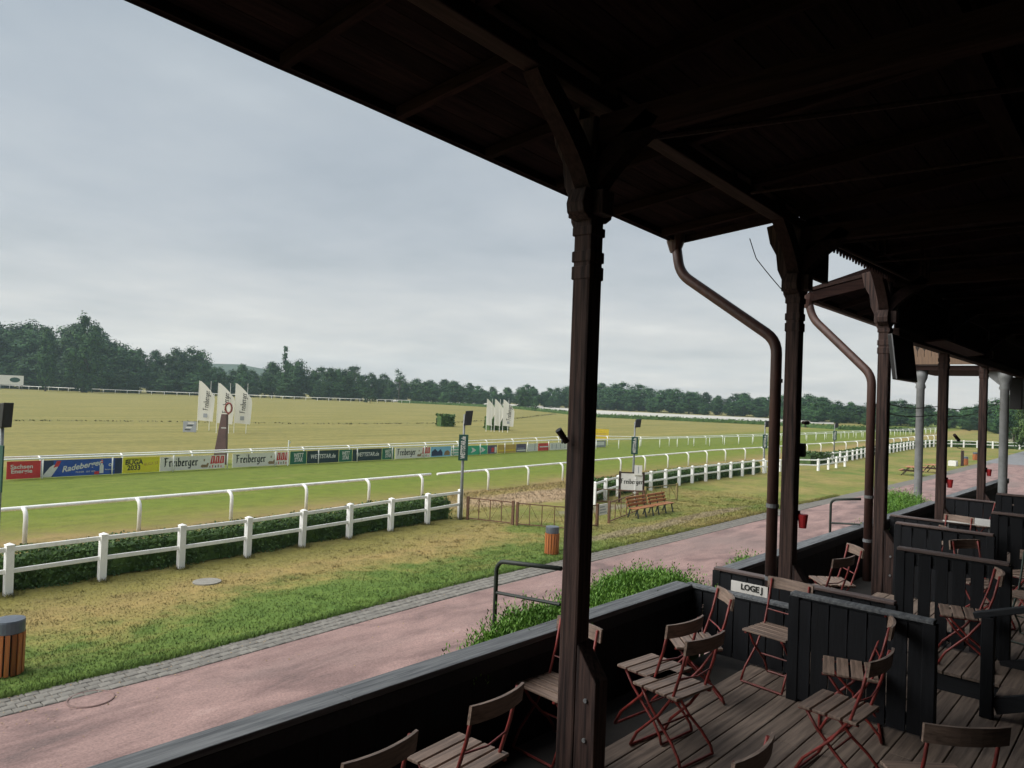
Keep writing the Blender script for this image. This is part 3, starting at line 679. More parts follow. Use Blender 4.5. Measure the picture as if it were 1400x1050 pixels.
text('Radeberger', .44, 'white_plain', t, (-L*.02, -.018, h*.58), (R(90), R(-9), 0), .010, .35)
text('PILSNER   SEIT 1872', .12, 'white_plain', t, (L*.03, -.018, h*.22), RX)
patch(t, 'bottle_art', 'white_plain', 0, 0, 0, 0, -.0175, [(L*.205, .08), (L*.255, .08), (L*.255, h*.55), (L*.24, h*.66), (L*.24, h*.92), (L*.22, h*.92), (L*.22, h*.66), (L*.205, h*.55)])
patch(t, 'label_art', 'sign_red', L*.216, L*.244, h*.72, h*.9, -.019); patch(t, 'label_art', 'sign_red', L*.14, L*.20, h*.04, h*.22, -.0175)
text('O', .22, 'white_plain', t, (L*.34, -.018, h*.58), RX, .01); text('Radeberger', .11, 'white_plain', t, (L*.335, -.018, h*.3), RX)
t, L, h = board(167, 217.5, 648.2, 645.8, 625.5, 624.5, 'sign_yellow', 'yellow advertising board reading BUGA 2033')
text('BUGA\n2033', .40, 'ink', t, (-L*.20, -.018, h*.50), RX, .012, sx=.95); text('BEWERBERSTADT', .10, 'ink', t, (-L*.20, -.018, h*.88), RX)
text('BUGA 33', .26, 'sign_ochre', t, (L*.26, -.018, h*.55), (R(90), R(-6), 0), 0, sx=.8)
def freib(px0, px1, yb0, yb1, yt0, yt1, label, s=1.0):
    t, L, h = board(px0, px1, yb0, yb1, yt0, yt1, 'cream', label)
    o = ob('lettering', blackletter('Freiberger', .30, 'ink'), t); o.location = (-L*.19, -.0165, h*.52); o.rotation_euler = RX; o.scale = (L*.50/ (7.9*.30), 1, 1)
    patch(t, 'figure_art', 'tan', 0, 0, 0, 0, -.016, [(L*.11, h*.22), (L*.13, h*.12), (L*.22, h*.12), (L*.24, h*.42), (L*.215, h*.45), (L*.20, h*.32), (L*.13, h*.34)])
    patch(t, 'figure_art', 'tan', L*.155, L*.175, h*.58, h*.74, -.016)
    for i in range(3):
        x0 = L*(.265+.075*i); w = L*.068
        patch(t, 'red_art', 'sign_red', 0, 0, 0, 0, -.016, [(x0-.02, h*.36), (x0+w, h*.40), (x0+w, h*.94), (x0+w*.25, h*.94)])
        patch(t, 'white_stripe', 'cream', 0, 0, 0, 0, -.0185, [(x0+w*.38, h*.46), (x0+w*.52, h*.46), (x0+w*.60, h*.86), (x0+w*.46, h*.86)])
    for i in range(5):
        patch(t, 'figure_art', ('tan', 'sign_red', 'ink')[i % 3], L*(.25+.045*i), L*(.265+.045*i), h*.08, h*(.22+.06*(i % 2)), -.016)
    return t
freib(218, 307, 645.6, 641.8, 624.3, 622.5, 'cream Freiberger board left of the brown winning post')
freib(317, 395, 641.4, 637.8, 620.0, 617.5, 'cream Freiberger board between the winning post and the green boards')
def wett(px0, px1, yb0, yb1, yt0, yt1, dark, label):
    t, L, h = board(px0, px1, yb0, yb1, yt0, yt1, 'sign_navy' if dark else 'sign_mid_green', label)
    if dark: text('WETTSTAR.de', .42, 'white_plain', t, (0, -.018, h*.52), RX, .010, .15, sx=L*.82/2.75)
    else: text('WETT\nSTAR', .40, 'white_plain', t, (0, -.018, h*.50), RX, .014, .12, sx=L*.66/1.25)
for i, (a, b, dk) in enumerate(((396, 418.5, 0), (419, 462.5, 1), (463, 481, 0), (481.5, 521.5, 1), (522, 538.5, 0))):
    f = lambda q: 637.6-(q-396)*.0645; g = lambda q: 617.3-(q-396)*.035
    wett(a, b, f(a), f(b), g(a), g(b), dk, ['green WETT STAR board next to the second Freiberger board', 'first dark WETTSTAR.de board, the longer one', 'green WETT STAR board between the two dark WETTSTAR.de boards', 'second dark WETTSTAR.de board further along', 'green WETT STAR board ending the row of green boards'][i])
def yb(q): return float(np.interp(q, [538, 588, 616, 670, 719, 770, 828], [628.3, 626, 624.6, 621.6, 618.6, 616.3, 614]))
def yt(q): return float(np.interp(q, [538, 588, 616, 670, 719, 770, 828], [612, 611, 610, 608.8, 606.6, 605, 602]))
def bd2(a, b, m, lab): return board(a, b, yb(a), yb(b), yt(a), yt(b), m, lab)
freib(540, 588, yb(540), yb(588), yt(540), yt(588), 'small cream Freiberger board past the green boards')
t, L, h = bd2(588.5, 616, 'sign_sky', 'sky blue board with dark houses and a cloud picture')
patch(t, 'house_art', 'sign_deep_blue', 0, 0, 0, 0, -.016, [(-L*.46, .08), (-L*.46, h*.5), (-L*.3, h*.8), (-L*.15, h*.5), (-L*.02, h*.75), (L*.08, h*.4), (L*.08, .08)])
patch(t, 'house_art', 'tan', 0, 0, 0, 0, -.016, [(L*.15, .1), (L*.2, h*.5), (L*.35, h*.62), (L*.46, h*.4), (L*.44, .1)])
t, L, h = bd2(616.5, 637, 'white_plain', 'white board with three green stripes beside the signal mast')
for i in range(3): patch(t, 'stripe', 'sign_teal', -L*.48, L*.48, h*(.12+.3*i), h*(.24+.3*i), -.016)
t, L, h = bd2(637.5, 666, 'sign_teal', 'bright green board with white leaping figures')
for i in range(2): patch(t, 'figure_art', 'white_plain', 0, 0, 0, 0, -.016, [(L*(-.3+.45*i), h*.2), (L*(-.12+.45*i), h*.35), (L*(-.05+.45*i), h*.5), (L*(-.18+.45*i), h*.75), (L*(-.28+.45*i), h*.8), (L*(-.22+.45*i), h*.5)])
t, L, h = bd2(666.5, 679, 'sign_purple', 'narrow violet board with pale rose patches'); patch(t, 'figure_art', 'sign_red', -L*.1, L*.2, h*.2, h*.7, -.016); patch(t, 'figure_art', 'cream', L*.25, L*.45, h*.1, h*.8, -.016)
t, L, h = bd2(680, 705, 'sign_ochre', 'plain ochre yellow board in the middle of the row'); patch(t, 'stripe', 'sign_warm_yellow', -L*.45, L*.45, h*.2, h*.4, -.016)
t, L, h = bd2(705.5, 719, 'sign_purple', 'dark violet board with pale stripes'); patch(t, 'stripe', 'white_plain', -L*.45, L*.45, h*.12, h*.3, -.016); patch(t, 'stripe', 'sign_grey', -L*.4, L*.3, h*.42, h*.52, -.016)
t, L, h = bd2(719.5, 735, 'white_plain', 'white board with one slim grey line before the red board'); patch(t, 'stripe', 'sign_grey', L*.2, L*.26, h*.1, h*.9, -.016)
t, L, h = bd2(735.5, 751, 'sign_red', 'small red board with a pale text line'); patch(t, 'stripe', 'white_plain', -L*.38, L*.38, h*.45, h*.6, -.016)
t, L, h = bd2(751.5, 775, 'white_plain', 'pale board with faint grey bars next to the big post'); [patch(t, 'stripe', 'sign_grey', L*(-.4+.25*i), L*(-.37+.25*i), h*.2, h*.85, -.016) for i in range(4)]
t, L, h = bd2(805, 828, 'sign_grey', 'last pale grey board showing right of the big post'); patch(t, 'stripe', 'white_plain', -L*.45, L*.4, h*.3, h*.8, -.016)
p = gp(821, 606); t = thing('yellow_sign', 'yellow banner standing in the field above the last boards', 'sign', p, R(-42)); h = hgt(p, 821, 586.5)
MB().box(-1.0, 1.0, -.02, .02, .55, h).build('panel', 'sign_warm_yellow', t)
for s in (-.85, .85): MB().tube([(s, .04, -.1), (s, .04, h)], .03, 6).build('leg', 'zinc', t)
for i in range(2): patch(t, 'text_line', 'sign_ochre', -.7, .7, h*.55+.2*i, h*.55+.2*i+.07, -.026)
# marker flag post on the rail of boards
p = Vector((27.6, vline(27.6)-.16, 0)); t = thing('marker_post', 'thin white marker post with a small pennant above the boards', 'marker post', p)
MB().tube([(0, 0, 0), (0, 0, 1.75)], .035, 8).build('post', 'white_paint', t); MB().prism([(.02, 0, 1.75), (.2, .02, 1.62), (.02, 0, 1.45)], (0, .01, 0)).build('pennant', 'cream', t)

# ------------------------------------------------------------------ flags and field signs
def flag(px, yb_, yt_, label, group, fold=0.0, w=1.75, gap=1.35, seed=0, txt=True):
    p = gp(px, yb_); H = hgt(p, px, yt_); t = thing('feather_flag', label, 'flag', p, R(-48), group)
    MB().tube([(0, 0, -.05), (0, 0, H)], [.035, .02], 8).build('pole', 'white_paint', t)
    MB().tube([(gap, .06, -.05), (gap, .06, H)], [.035, .02], 8).build('pole', 'white_paint', t)
    b = MB(); n, m = 14, 7; z0 = H*.20; rr = random.Random(seed)
    vs = []
    for i in range(n+1):
        s = i/n; z = z0+(H*.99-z0)*s
        ww = w*(1.0+.06*math.sin(s*3.1)) if s < .62 else w*1.06*max(0.03, (1-s)/.38)**.72
        if fold: ww *= 1-fold*(.35+.65*math.sin(math.pi*min(1, s*1.25+.1*seed))**2)
        for j in range(m+1):
            u = j/m; vs.append((.03+u*ww, .10*math.sin(u*4.5+s*3+seed)*(1+2.2*fold)*u, z-.10*u*(1-s)))
    fs = [(i*(m+1)+j, i*(m+1)+j+1, (i+1)*(m+1)+j+1, (i+1)*(m+1)+j) for i in range(n) for j in range(m)]
    o = b.add(vs, fs).build('sail', 'flag_cloth', t, smooth=True)
    if txt and fold < .3:
        l = ob('lettering', blackletter('Freiberger', .30, 'ink'), o); l.location = (w*.62, -.22, H*.60); l.rotation_euler = (R(90), R(-87), 0); l.scale = (.95, 1.15, 1)
        patch(o, 'emblem', 'sign_grey', w*.40, w*.66, H*.26, H*.34, -.15)
    return t
for i, (px, yb_, yt_) in enumerate(((269.5, 588, 520), (295.5, 592, 523), (319.5, 592, 523.5))):
    flag(px, yb_, yt_, ['white Freiberger feather flag furthest left of the nearer three', 'white Freiberger feather flag right behind the brown winning post', 'white Freiberger feather flag furthest right of the nearer three'][i], 'Freiberger flags behind the winning post', seed=i)
for i, (px, yb_, yt_, fo) in enumerate(((664.5, 590, 545, .55), (675.5, 590.5, 545.5, .45), (687, 591, 546, 0))):
    flag(px, yb_, yt_, ['small limp white flag at the left before the field hedge', 'small twisted white flag in the middle before the field hedge', 'small spread white flag at the right before the field hedge'][i], 'small flags before the field hedge', fo, 1.5, .75, seed=i+3)
p = yp(300, 640, 48.2); p.z = 0; H = hgt(p, 303, 566)
t = thing('winning_post', 'brown tapered winning post pillar with a red ring on top', 'winning post', p, R(-48))
MB().prism([(-.46, -.18, 0), (.46, -.18, 0), (.38, -.18, H), (.02, -.18, H)], (0, .36, 0)).build('pillar', 'brown_cloth', t, bev=.02)
MB().box(.06, .40, -.187, -.18, H*.72, H*.735).build('band', 'white_plain', t)
cx, cz = .44, H+.42
MB().tube([(cx+.26*math.cos(a)*.85, 0, cz+.34*math.sin(a)) for a in [2*math.pi*k/24 for k in range(24)]], .06, 8, True).build('ring', 'ring_red', t, smooth=True)
MB().prism([(cx+.17*math.cos(a)*.8, -.02, cz+.24*math.sin(a)) for a in [2*math.pi*k/16 for k in range(16)]], (0, .04, 0)).build('disc', 'cream', t)
MB().box(cx-.05, cx+.05, -.04, .04, H-.02, H+.12).build('stem', 'ring_red', t)
p = gp(259, 592); t = thing('field_sign', 'small grey printed sign standing left of the flags', 'sign', p, R(-46)); h = hgt(p, 259, 576)
MB().box(-.72, .72, -.02, .02, .12, h).build('panel', 'sign_grey', t)
for s in (-.6, .6): MB().tube([(s, .03, -.1), (s, .03, h)], .03, 6).build('leg', 'zinc', t)
for i in range(4): patch(t, 'text_line', ('ink', 'white_plain')[i % 2], -.5+.1*i, .1+.12*i, .3+.24*i, .42+.24*i, -.026)
p = gp(12, 533); p.y -= 3; t = thing('field_board', 'white board with a dark oval emblem by the far rail', 'sign', p, R(-25)); h = hgt(p, 12, 513)
MB().box(-3.6, 3.4, -.05, .05, h*.35, h).build('panel', 'white_plain', t)
MB().prism([(.9+1.5*math.cos(a), -.06, h*.70+h*.17*math.sin(a)) for a in [2*math.pi*k/20 for k in range(20)]], (0, .02, 0)).build('emblem', 'sign_green', t)
for s in (-3, 3): MB().tube([(s, .1, -.1), (s, .1, h)], .08, 6).build('leg', 'zinc', t)

# ------------------------------------------------------------------ signal masts with loudspeaker and WETTSTAR plate
def mast(p, ang, H, label, zs0, zs1, zp0, zp1, w=.17, sw=.40, box=(.20, .62)):
    t = thing('signal_mast', label, 'mast', p, ang, 'loudspeaker masts along the fence')
    MB().tube([(0, 0, -.1), (0, 0, 1.5), (0, 0, H-.2)], [.075, .07, .045], 10).build('pole', 'gray_paint', t, smooth=True)
    b = MB(); b.prism([(-.02, -.16, zs0), (.30, -.16, zs0+.03), (.36, -.16, zs1), (.04, -.16, zs1-.03)], (0, .26, 0)); b.build('loudspeaker', 'black_plastic', t, bev=.015)
    MB().box(-.05, .12, -.03, .03, zs0+.2, zs0+.26).build('bracket', 'zinc', t)
    s = MB().box(-sw/2, sw/2, -.13, -.09, zp0, zp1).build('sign_plate', 'sign_green', t, bev=.005)
    text('WETTSTAR.de', .27, 'white_plain', s, (.0, -.1345, (zp0+zp1)/2), (R(90), R(-90), 0), .006, .1, sx=(zp1-zp0)*.88/1.75)
    return t
V48 = R(-48)
p0 = gp(629.5, 710.5); mast(p0, R(-44), hgt(p0, 640, 560), 'grey loudspeaker mast with green plate at the end of the near fence', hgt(p0, 640, 582), hgt(p0, 640, 561), hgt(p0, 636, 629.5), hgt(p0, 636, 594))
p0 = Vector((9.6, 27.0, 0)); p0 = yp(-3, 700, 24.3); p0.z = 0; mast(p0, R(-78), hgt(p0, 5, 549), 'loudspeaker mast at the left edge with its green plate close to view', hgt(p0, 8, 585), hgt(p0, 8, 550), hgt(p0, 5, 671), hgt(p0, 5, 608), sw=.74)
p0 = gp(865, 671.5); mast(p0, R(-46), hgt(p0, 868, 572), 'loudspeaker mast with green plate behind the white Freiberger board', hgt(p0, 868, 584.5), hgt(p0, 868, 572.5), hgt(p0, 866, 621), hgt(p0, 866, 597))
p0 = gp(1044, 645.5); mast(p0, R(-46), hgt(p0, 1046, 574), 'loudspeaker mast just left of the second big post', hgt(p0, 1046, 584), hgt(p0, 1046, 575), hgt(p0, 1045, 613), hgt(p0, 1045, 594))
p0 = gp(1140, 625); mast(p0, R(-46), hgt(p0, 1141, 577), 'furthest loudspeaker mast beyond the hedge corner', hgt(p0, 1141, 585), hgt(p0, 1141, 578), hgt(p0, 1140, 602), hgt(p0, 1140, 589))

# ------------------------------------------------------------------ gates, board, benches, bins
def gate(a, b, h, label, m='gate_steel', m2='yellow_steel', n=4):
    a, b = Vector(a), Vector(b); ang = math.atan2(b.y-a.y, b.x-a.x); L = (b-a).length; t = thing('metal_gate', label, 'gate', (a.x, a.y, 0), ang)
    for x in (0, L): MB().box(x-.05, x+.05, -.05, .05, 0, h+.04).build('gate_post', m, t)
    for z in (.07, h-.02): MB().box(.05, L-.05, -.02, .02, z-.02, z+.02).build('rail', m, t)
    for i in range(1, n): MB().box(L*i/n-.015, L*i/n+.015, -.015, .015, .09, h-.04).build('upright', m, t)
    for i in range(n):
        x0, x1 = L*i/n+.03, L*(i+1)/n-.03; up_ = i % 2 == 0
        MB().bar((x0, -.026, .1 if up_ else h-.06), (x1, -.026, h-.06 if up_ else .1), .018, .018).build('brace', m2, t)
    return t
gate((22.15, 22.2), (22.8, 20.2), .95, 'brown steel gate leaf next to the near fence end')
gate((22.85, 20.0), (23.75, 18.1), .93, 'brown steel gate leaf half hidden behind the big post')
gate((23.95, 17.95), (25.5, 17.85), .92, 'short brown gate leaf left of the little notice')
gate((26.6, 18.0), (30.5, 19.05), .92, 'brown steel gate leaf passing behind the benches', n=5)
gate(gp(800, 686)[:2], gp(880, 690)[:2], .72, 'second brown gate behind, under the white Freiberger board', n=5)
gate(gp(882, 690)[:2], gp(925, 684)[:2], .9, 'yellowish rail leaf behind the right hand bench', 'yellow_steel', n=4)
p = (Vector((25.5, 17.9, 0))+Vector((26.6, 18.0, 0)))/2; t = thing('notice', 'small white notice with grey lines hung between gate posts', 'notice', p, R(5))
MB().box(-.36, .36, -.015, .015, .42, .88).build('panel', 'white_plain', t)
for i in range(3): patch(t, 'text_line', 'sign_grey', -.28, .28-.08*i, .5+.12*i, .55+.12*i, -.0195)
p = gp(863, 688); H = hgt(p, 863, 645); t = thing('sponsor_sign', 'white Freiberger board in a dark frame behind the benches', 'sign', p, R(-50))
MB().box(-.60, .56, -.02, .02, hgt(p, 863, 670), H-.08).build('panel', 'white_plain', t)
for s in (-.64, .60): MB().box(s-.05, s+.05, -.04, .04, -.05, H).build('post', 'post_wood_z', t)
for zz in (hgt(p, 863, 671.5), H-.05): MB().box(-.588, .548, -.03, .03, zz-.03, zz+.03).build('frame_bar', 'post_wood_z', t)
o = ob('lettering', blackletter('Freiberger', .145, 'ink'), t); o.location = (-.02, -.024, hgt(p, 863, 659)); o.rotation_euler = RX
MB().box(.10, .50, -.09, -.06, H-.16, H+.36).build('top_plate', 'white_plain', t); MB().box(.30, .32, -.095, -.09, H-.05, H+.30).build('stripe', 'ink_blue', t)
MB().tube([(.16, -.09, 0), (.16, -.09, H-.25)], .02, 6).build('stake', 'white_paint', t)

def bench_mesh(t, L=1.9, m='bench_wood', back=True):
    for i in range(3): MB().bar((-L/2, -.18+.15*i, .44), (L/2, -.18+.15*i, .44), .12, .035).build('seat_slat', m, t)
    for i in range(3): MB().bar((-L/2, .24+.05*i, .56+.15*i), (L/2, .24+.05*i, .56+.15*i), .03, .13, (0, -.3, 1)).build('back_slat', m, t)
    for s in (-L*.40, 0, L*.40):
        b = MB(); b.bar((s, -.26, 0), (s, -.16, .42), .05, .05, (0, 1, 0)); b.bar((s, .30, 0), (s, .17, .42), .05, .05, (0, 1, 0)); b.bar((s, -.24, .405), (s, .24, .405), .05, .03); b.bar((s, .2, .42), (s, .375, .93), .05, .03, (0, 1, 0)); b.build('leg_frame', 'cast_iron', t)
def bench(p, rz, label, L=1.9, group=None):
    t = thing('park_bench', label, 'bench', p, rz, group); bench_mesh(t, L); return t
a, b = gp(869, 711), gp(924, 700)
d = (b-a); ang = math.atan2(d.y, d.x); L = d.length/2
bench(a.lerp(b, .25)+Vector((.12, .35, 0)), ang, 'orange slatted bench nearer the big post, left one of the pair', L*.90)
bench(a.lerp(b, .75)+Vector((.12, .35, 0)), ang, 'orange slatted bench, right one of the pair on the lawn', L*.90)
def picnic(px, py, label, rz=.1):
    t = thing('picnic_table', label, 'picnic table', gp(px, py), rz, 'wooden picnic tables on the far lawn')
    for i in range(4): MB().bar((-.9, -.3+.2*i, .74), (.9, -.3+.2*i, .74), .18, .04).build('table_board', 'bench_wood', t)
    for s in (-.75, .75): MB().bar((-.9, s, .45), (.9, s, .45), .25, .04).build('seat_board', 'bench_wood', t)
    for s in (-.6, .6):
        bb = MB(); bb.bar((s, -.7, 0), (s, -.15, .72), .06, .08, (1, 0, 0)); bb.bar((s, .7, 0), (s, .15, .72), .06, .08, (1, 0, 0)); bb.bar((s, -.8, .40), (s, .8, .40), .06, .07); bb.build('leg_frame', 'post_wood_z', t)
    return t
picnic(1246, 650, 'brown picnic table left of the grey column on the far lawn'); picnic(1276, 646.5, 'brown picnic table left of the fourth big post on the far lawn', -.1)
def bin_(p, label, H=.94, r=.23):
    t = thing('litter_bin', label, 'litter bin', p, random.uniform(0, 1), 'wood slatted litter bins on the lawn')
    MB().lathe([(r*.86, .03), (r*.86, H*.74)], (0, 0, 0), 18).build('liner', 'cast_iron', t)
    me = MB().box(-.036, .036, -.014, .014, .02, H*.75).mesh('wood_slat', 'bin_wood')
    for k in range(16):
        a = 2*math.pi*k/16; o = ob('wood_slat', me, t, loc=(r*math.cos(a), r*math.sin(a), 0), rz=a+math.pi/2)
    MB().lathe([(r*.96, H*.75), (r*1.0, H*.76), (r*1.0, H*.95), (r*.97, H*.985), (r*.5, H*1.0), (.001, H)], (0, 0, 0), 24).build('lid', 'bin_metal', t, smooth=False)
    for k in range(2):
        a = R(200+70*k); MB().box(-.1, .1, -.012, .012, H*.80, H*.91).build('opening', 'black_plastic', t).location = (0, 0, 0)
        o = t.children[-1]; o.location = (r*1.0*math.cos(a), r*1.0*math.sin(a), 0); o.rotation_euler.z = a+math.pi/2
    return t
bin_(gp(9, 921), 'grey lidded slatted litter bin at the left edge of the lawn', .98, .25)
bin_(gp(754, 757), 'grey lidded slatted litter bin between gate and big post'); bin_(gp(1187.5, 664.5), 'small far litter bin left of the second downpipe', .8)
bin_(gp(1320, 636), 'orange litter bin by the dark stake on the far lawn', .9); bin_(gp(1333, 629), 'furthest litter bin beside the fifth big post', .9)
p = gp(1315.5, 637); t = thing('water_pump', 'dark upright pump post with pale trough on the far lawn', 'pump', p)
MB().box(-.12, .12, -.12, .12, 0, hgt(p, 1316, 616)).build('post', 'post_wood_z', t); MB().bar((0, 0, 1.7), (-.5, .4, 1.85), .06, .06).build('handle', 'post_wood_z', t); MB().box(-1.4, -.4, .3, 1.0, 0, .5).build('trough', 'white_plain', t)
p = gp(1388, 604); t = thing('hut', 'small pale yellow hut with a low roof at the road end', 'hut', p, R(10)); h = hgt(p, 1388, 586)
MB().box(-1.4, 1.4, -1.4, 1.4, 0, h*.9).build('wall', 'render_wall', t); MB().prism([(-1.6, -1.6, h*.9), (1.6, -1.6, h*.9), (0, -1.6, h*1.12)], (0, 3.2, 0)).build('roof', 'tile_red', t); MB().box(-1.43, -1.40, -.4, .4, 0, h*.7).build('door', 'post_wood_z', t)

# ------------------------------------------------------------------ the timber grandstand
def ZR(y, x=7.5): return 7.24+(2.9-y)*.088+.037*max(0, 7.5-x)          # underside of the roof boards
gs = thing('grandstand', 'old dark timber grandstand with open front, carved posts and boarded roof', 'grandstand', (0, 0, 0))
PX = [3.93, 7.56, 10.78, 14.3, 17.94]
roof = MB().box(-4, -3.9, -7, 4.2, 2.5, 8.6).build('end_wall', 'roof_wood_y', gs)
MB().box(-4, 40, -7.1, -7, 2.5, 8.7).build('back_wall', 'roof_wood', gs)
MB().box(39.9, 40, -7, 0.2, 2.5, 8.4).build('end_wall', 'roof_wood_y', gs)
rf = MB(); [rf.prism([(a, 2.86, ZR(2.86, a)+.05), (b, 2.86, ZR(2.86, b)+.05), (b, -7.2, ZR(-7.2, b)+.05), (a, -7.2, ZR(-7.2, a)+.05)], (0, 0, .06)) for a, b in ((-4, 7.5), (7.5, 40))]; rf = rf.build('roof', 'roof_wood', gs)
# boards of the roof, each its own piece, butted over every third truss
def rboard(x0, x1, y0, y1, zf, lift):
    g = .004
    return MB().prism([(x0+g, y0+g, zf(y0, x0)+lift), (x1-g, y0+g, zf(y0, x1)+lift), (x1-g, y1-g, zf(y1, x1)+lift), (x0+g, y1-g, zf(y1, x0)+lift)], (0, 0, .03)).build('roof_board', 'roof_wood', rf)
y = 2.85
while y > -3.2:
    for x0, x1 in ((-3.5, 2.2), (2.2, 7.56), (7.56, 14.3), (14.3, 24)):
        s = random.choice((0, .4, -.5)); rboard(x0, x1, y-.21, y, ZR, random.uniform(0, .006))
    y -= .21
def fore(x0, x1, ye, ze0, ze1, name):
    zf = lambda q, x: ZR(2.9, x)+(ze0+(ze1-ze0)*(x-x0)/(x1-x0)-ZR(2.9, x))*(q-2.9)/(ye-2.9)
    def slab(xa, xb, ya, yb_, lift, th): return MB().prism([(xa, ya, zf(ya, xa)+lift), (xb, ya, zf(ya, xb)+lift), (xb, yb_, zf(yb_, xb)+lift), (xa, yb_, zf(yb_, xa)+lift)], (0, 0, th))
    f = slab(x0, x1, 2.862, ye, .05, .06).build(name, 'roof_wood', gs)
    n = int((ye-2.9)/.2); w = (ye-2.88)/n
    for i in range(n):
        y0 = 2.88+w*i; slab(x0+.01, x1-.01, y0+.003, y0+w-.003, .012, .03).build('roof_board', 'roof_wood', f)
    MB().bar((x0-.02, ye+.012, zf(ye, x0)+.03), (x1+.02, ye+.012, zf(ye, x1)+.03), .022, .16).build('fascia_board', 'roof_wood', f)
    k = x0+.3
    while k < x1:
        MB().bar((k, 2.9, zf(2.9, k)-.04), (k, ye-.02, zf(ye, k)-.04), .06, .08).build('rafter', 'roof_wood_y', f); k += .93
    return f
fA = fore(-3.5, 7.46, 4.2, 7.53, 7.12, 'front_roof')
# hung tile edge / gutter with its brackets
ge = lambda x: 7.05+.0387*(7.42-x)+.075
MB().tube([(x, 4.265, ge(x)+random.uniform(-.006, .006)) for x in [-3.5+.73*i for i in range(16)]], .06, 8).build('gutter', 'roof_wood', fA)
MB().bar((7.47, 2.86, 7.27), (7.47, 4.3, 7.14), .03, .17).build('verge_board', 'beam_wood_x', fA)
fB = fore(11.02, 14.6, 4.0, 6.93, 6.91, 'front_roof')
MB().tube([(11.0, 4.06, 6.88), (14.6, 4.06, 6.86)], .06, 8).build('gutter', 'pipe_paint', fB)
MB().bar((11.0, 2.5, 7.30), (11.0, 4.05, 7.0), .035, .05).build('verge_board', 'beam_wood_x', fB); MB().bar((11.008, 2.5, 7.19), (11.008, 4.03, 6.89), .03, .14).build('verge_board', 'roof_wood_y', fB)
# plate beam on the posts, tie beams, purlins, rafters
pl_ = MB().bar((-3.5, 2.9, 7.14+.037*10.13), (7.7, 2.9, 7.10), .14, .11).build('plate_beam', 'beam_wood_x', gs, bev=.01)
MB().box(10.6, 24, 2.82, 2.98, 7.0, 7.34).build('plate_beam', 'beam_wood_x', gs, bev=.01)
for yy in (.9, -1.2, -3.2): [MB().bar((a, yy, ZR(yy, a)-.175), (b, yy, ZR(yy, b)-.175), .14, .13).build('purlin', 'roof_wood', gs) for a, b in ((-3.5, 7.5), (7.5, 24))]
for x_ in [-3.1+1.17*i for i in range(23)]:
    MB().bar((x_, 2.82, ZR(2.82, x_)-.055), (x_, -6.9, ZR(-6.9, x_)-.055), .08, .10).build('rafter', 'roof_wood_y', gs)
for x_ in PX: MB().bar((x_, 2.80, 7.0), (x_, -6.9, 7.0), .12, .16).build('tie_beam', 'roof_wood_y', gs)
for x_ in (5.75, 9.2, 12.6): MB().tube([(x_, 2.6, 6.98), (x_+.6, -6.5, 6.9)], .012, 6).build('tie_rod', 'beam_wood_x', gs)
for x_ in (3.93, 7.56): MB().tube([(x_, 2.7, 6.9), (x_+3.4, -3.5, 7.55)], .02, 6).build('tie_rod', 'beam_wood_x', gs)
# scalloped valance closing the recessed bay, boarded front above the far bays
me = MB().prism([(-.052, 0, .42), (-.052, 0, .07), (-.03, 0, .055), (0, 0, 0), (.03, 0, .055), (.052, 0, .07), (.052, 0, .42)], (0, .02, 0)).mesh('valance_board', 'roof_wood_y')
vl = MB().box(7.7, 10.98, 2.70, 2.76, 7.22, 7.34).build('valance', 'beam_wood_x', gs)
x_ = 7.76
while x_ < 10.95: ob('valance_board', me, vl, loc=(x_, 2.765, 6.95+random.uniform(-.006, .006))); x_ += .108
fr2 = MB().box(11.15, 24, 2.84, 2.86, 6.46, 7.0).build('front_boarding', 'roof_wood', gs)
me = MB().box(-.07, .07, -.011, .011, 0, .62).mesh('boarding_plank', 'roof_wood_y'); x_ = 11.2
while x_ < 23.9: ob('boarding_plank', me, fr2, loc=(x_, 2.875, 6.40+random.uniform(-.005, .005))); x_ += .146
MB().box(11.1, 24, 2.8, 2.95, 6.26, 6.40).build('lintel_beam', 'beam_wood_x', gs, bev=.01)
MB().tube([(7.7, 2.6, 6.93), (11, 2.6, 7.0)], .02, 6).build('tie_rod', 'beam_wood_x', gs)
# hanging slats seen against the dark roof
for i, x_ in enumerate((7.9, 8.15, 9.6, 9.8, 9.95)): MB().box(x_-.03, x_+.03, 2.2, 2.22, 6.85, 7.18).build('hanging_slat', 'roof_wood_y', gs)

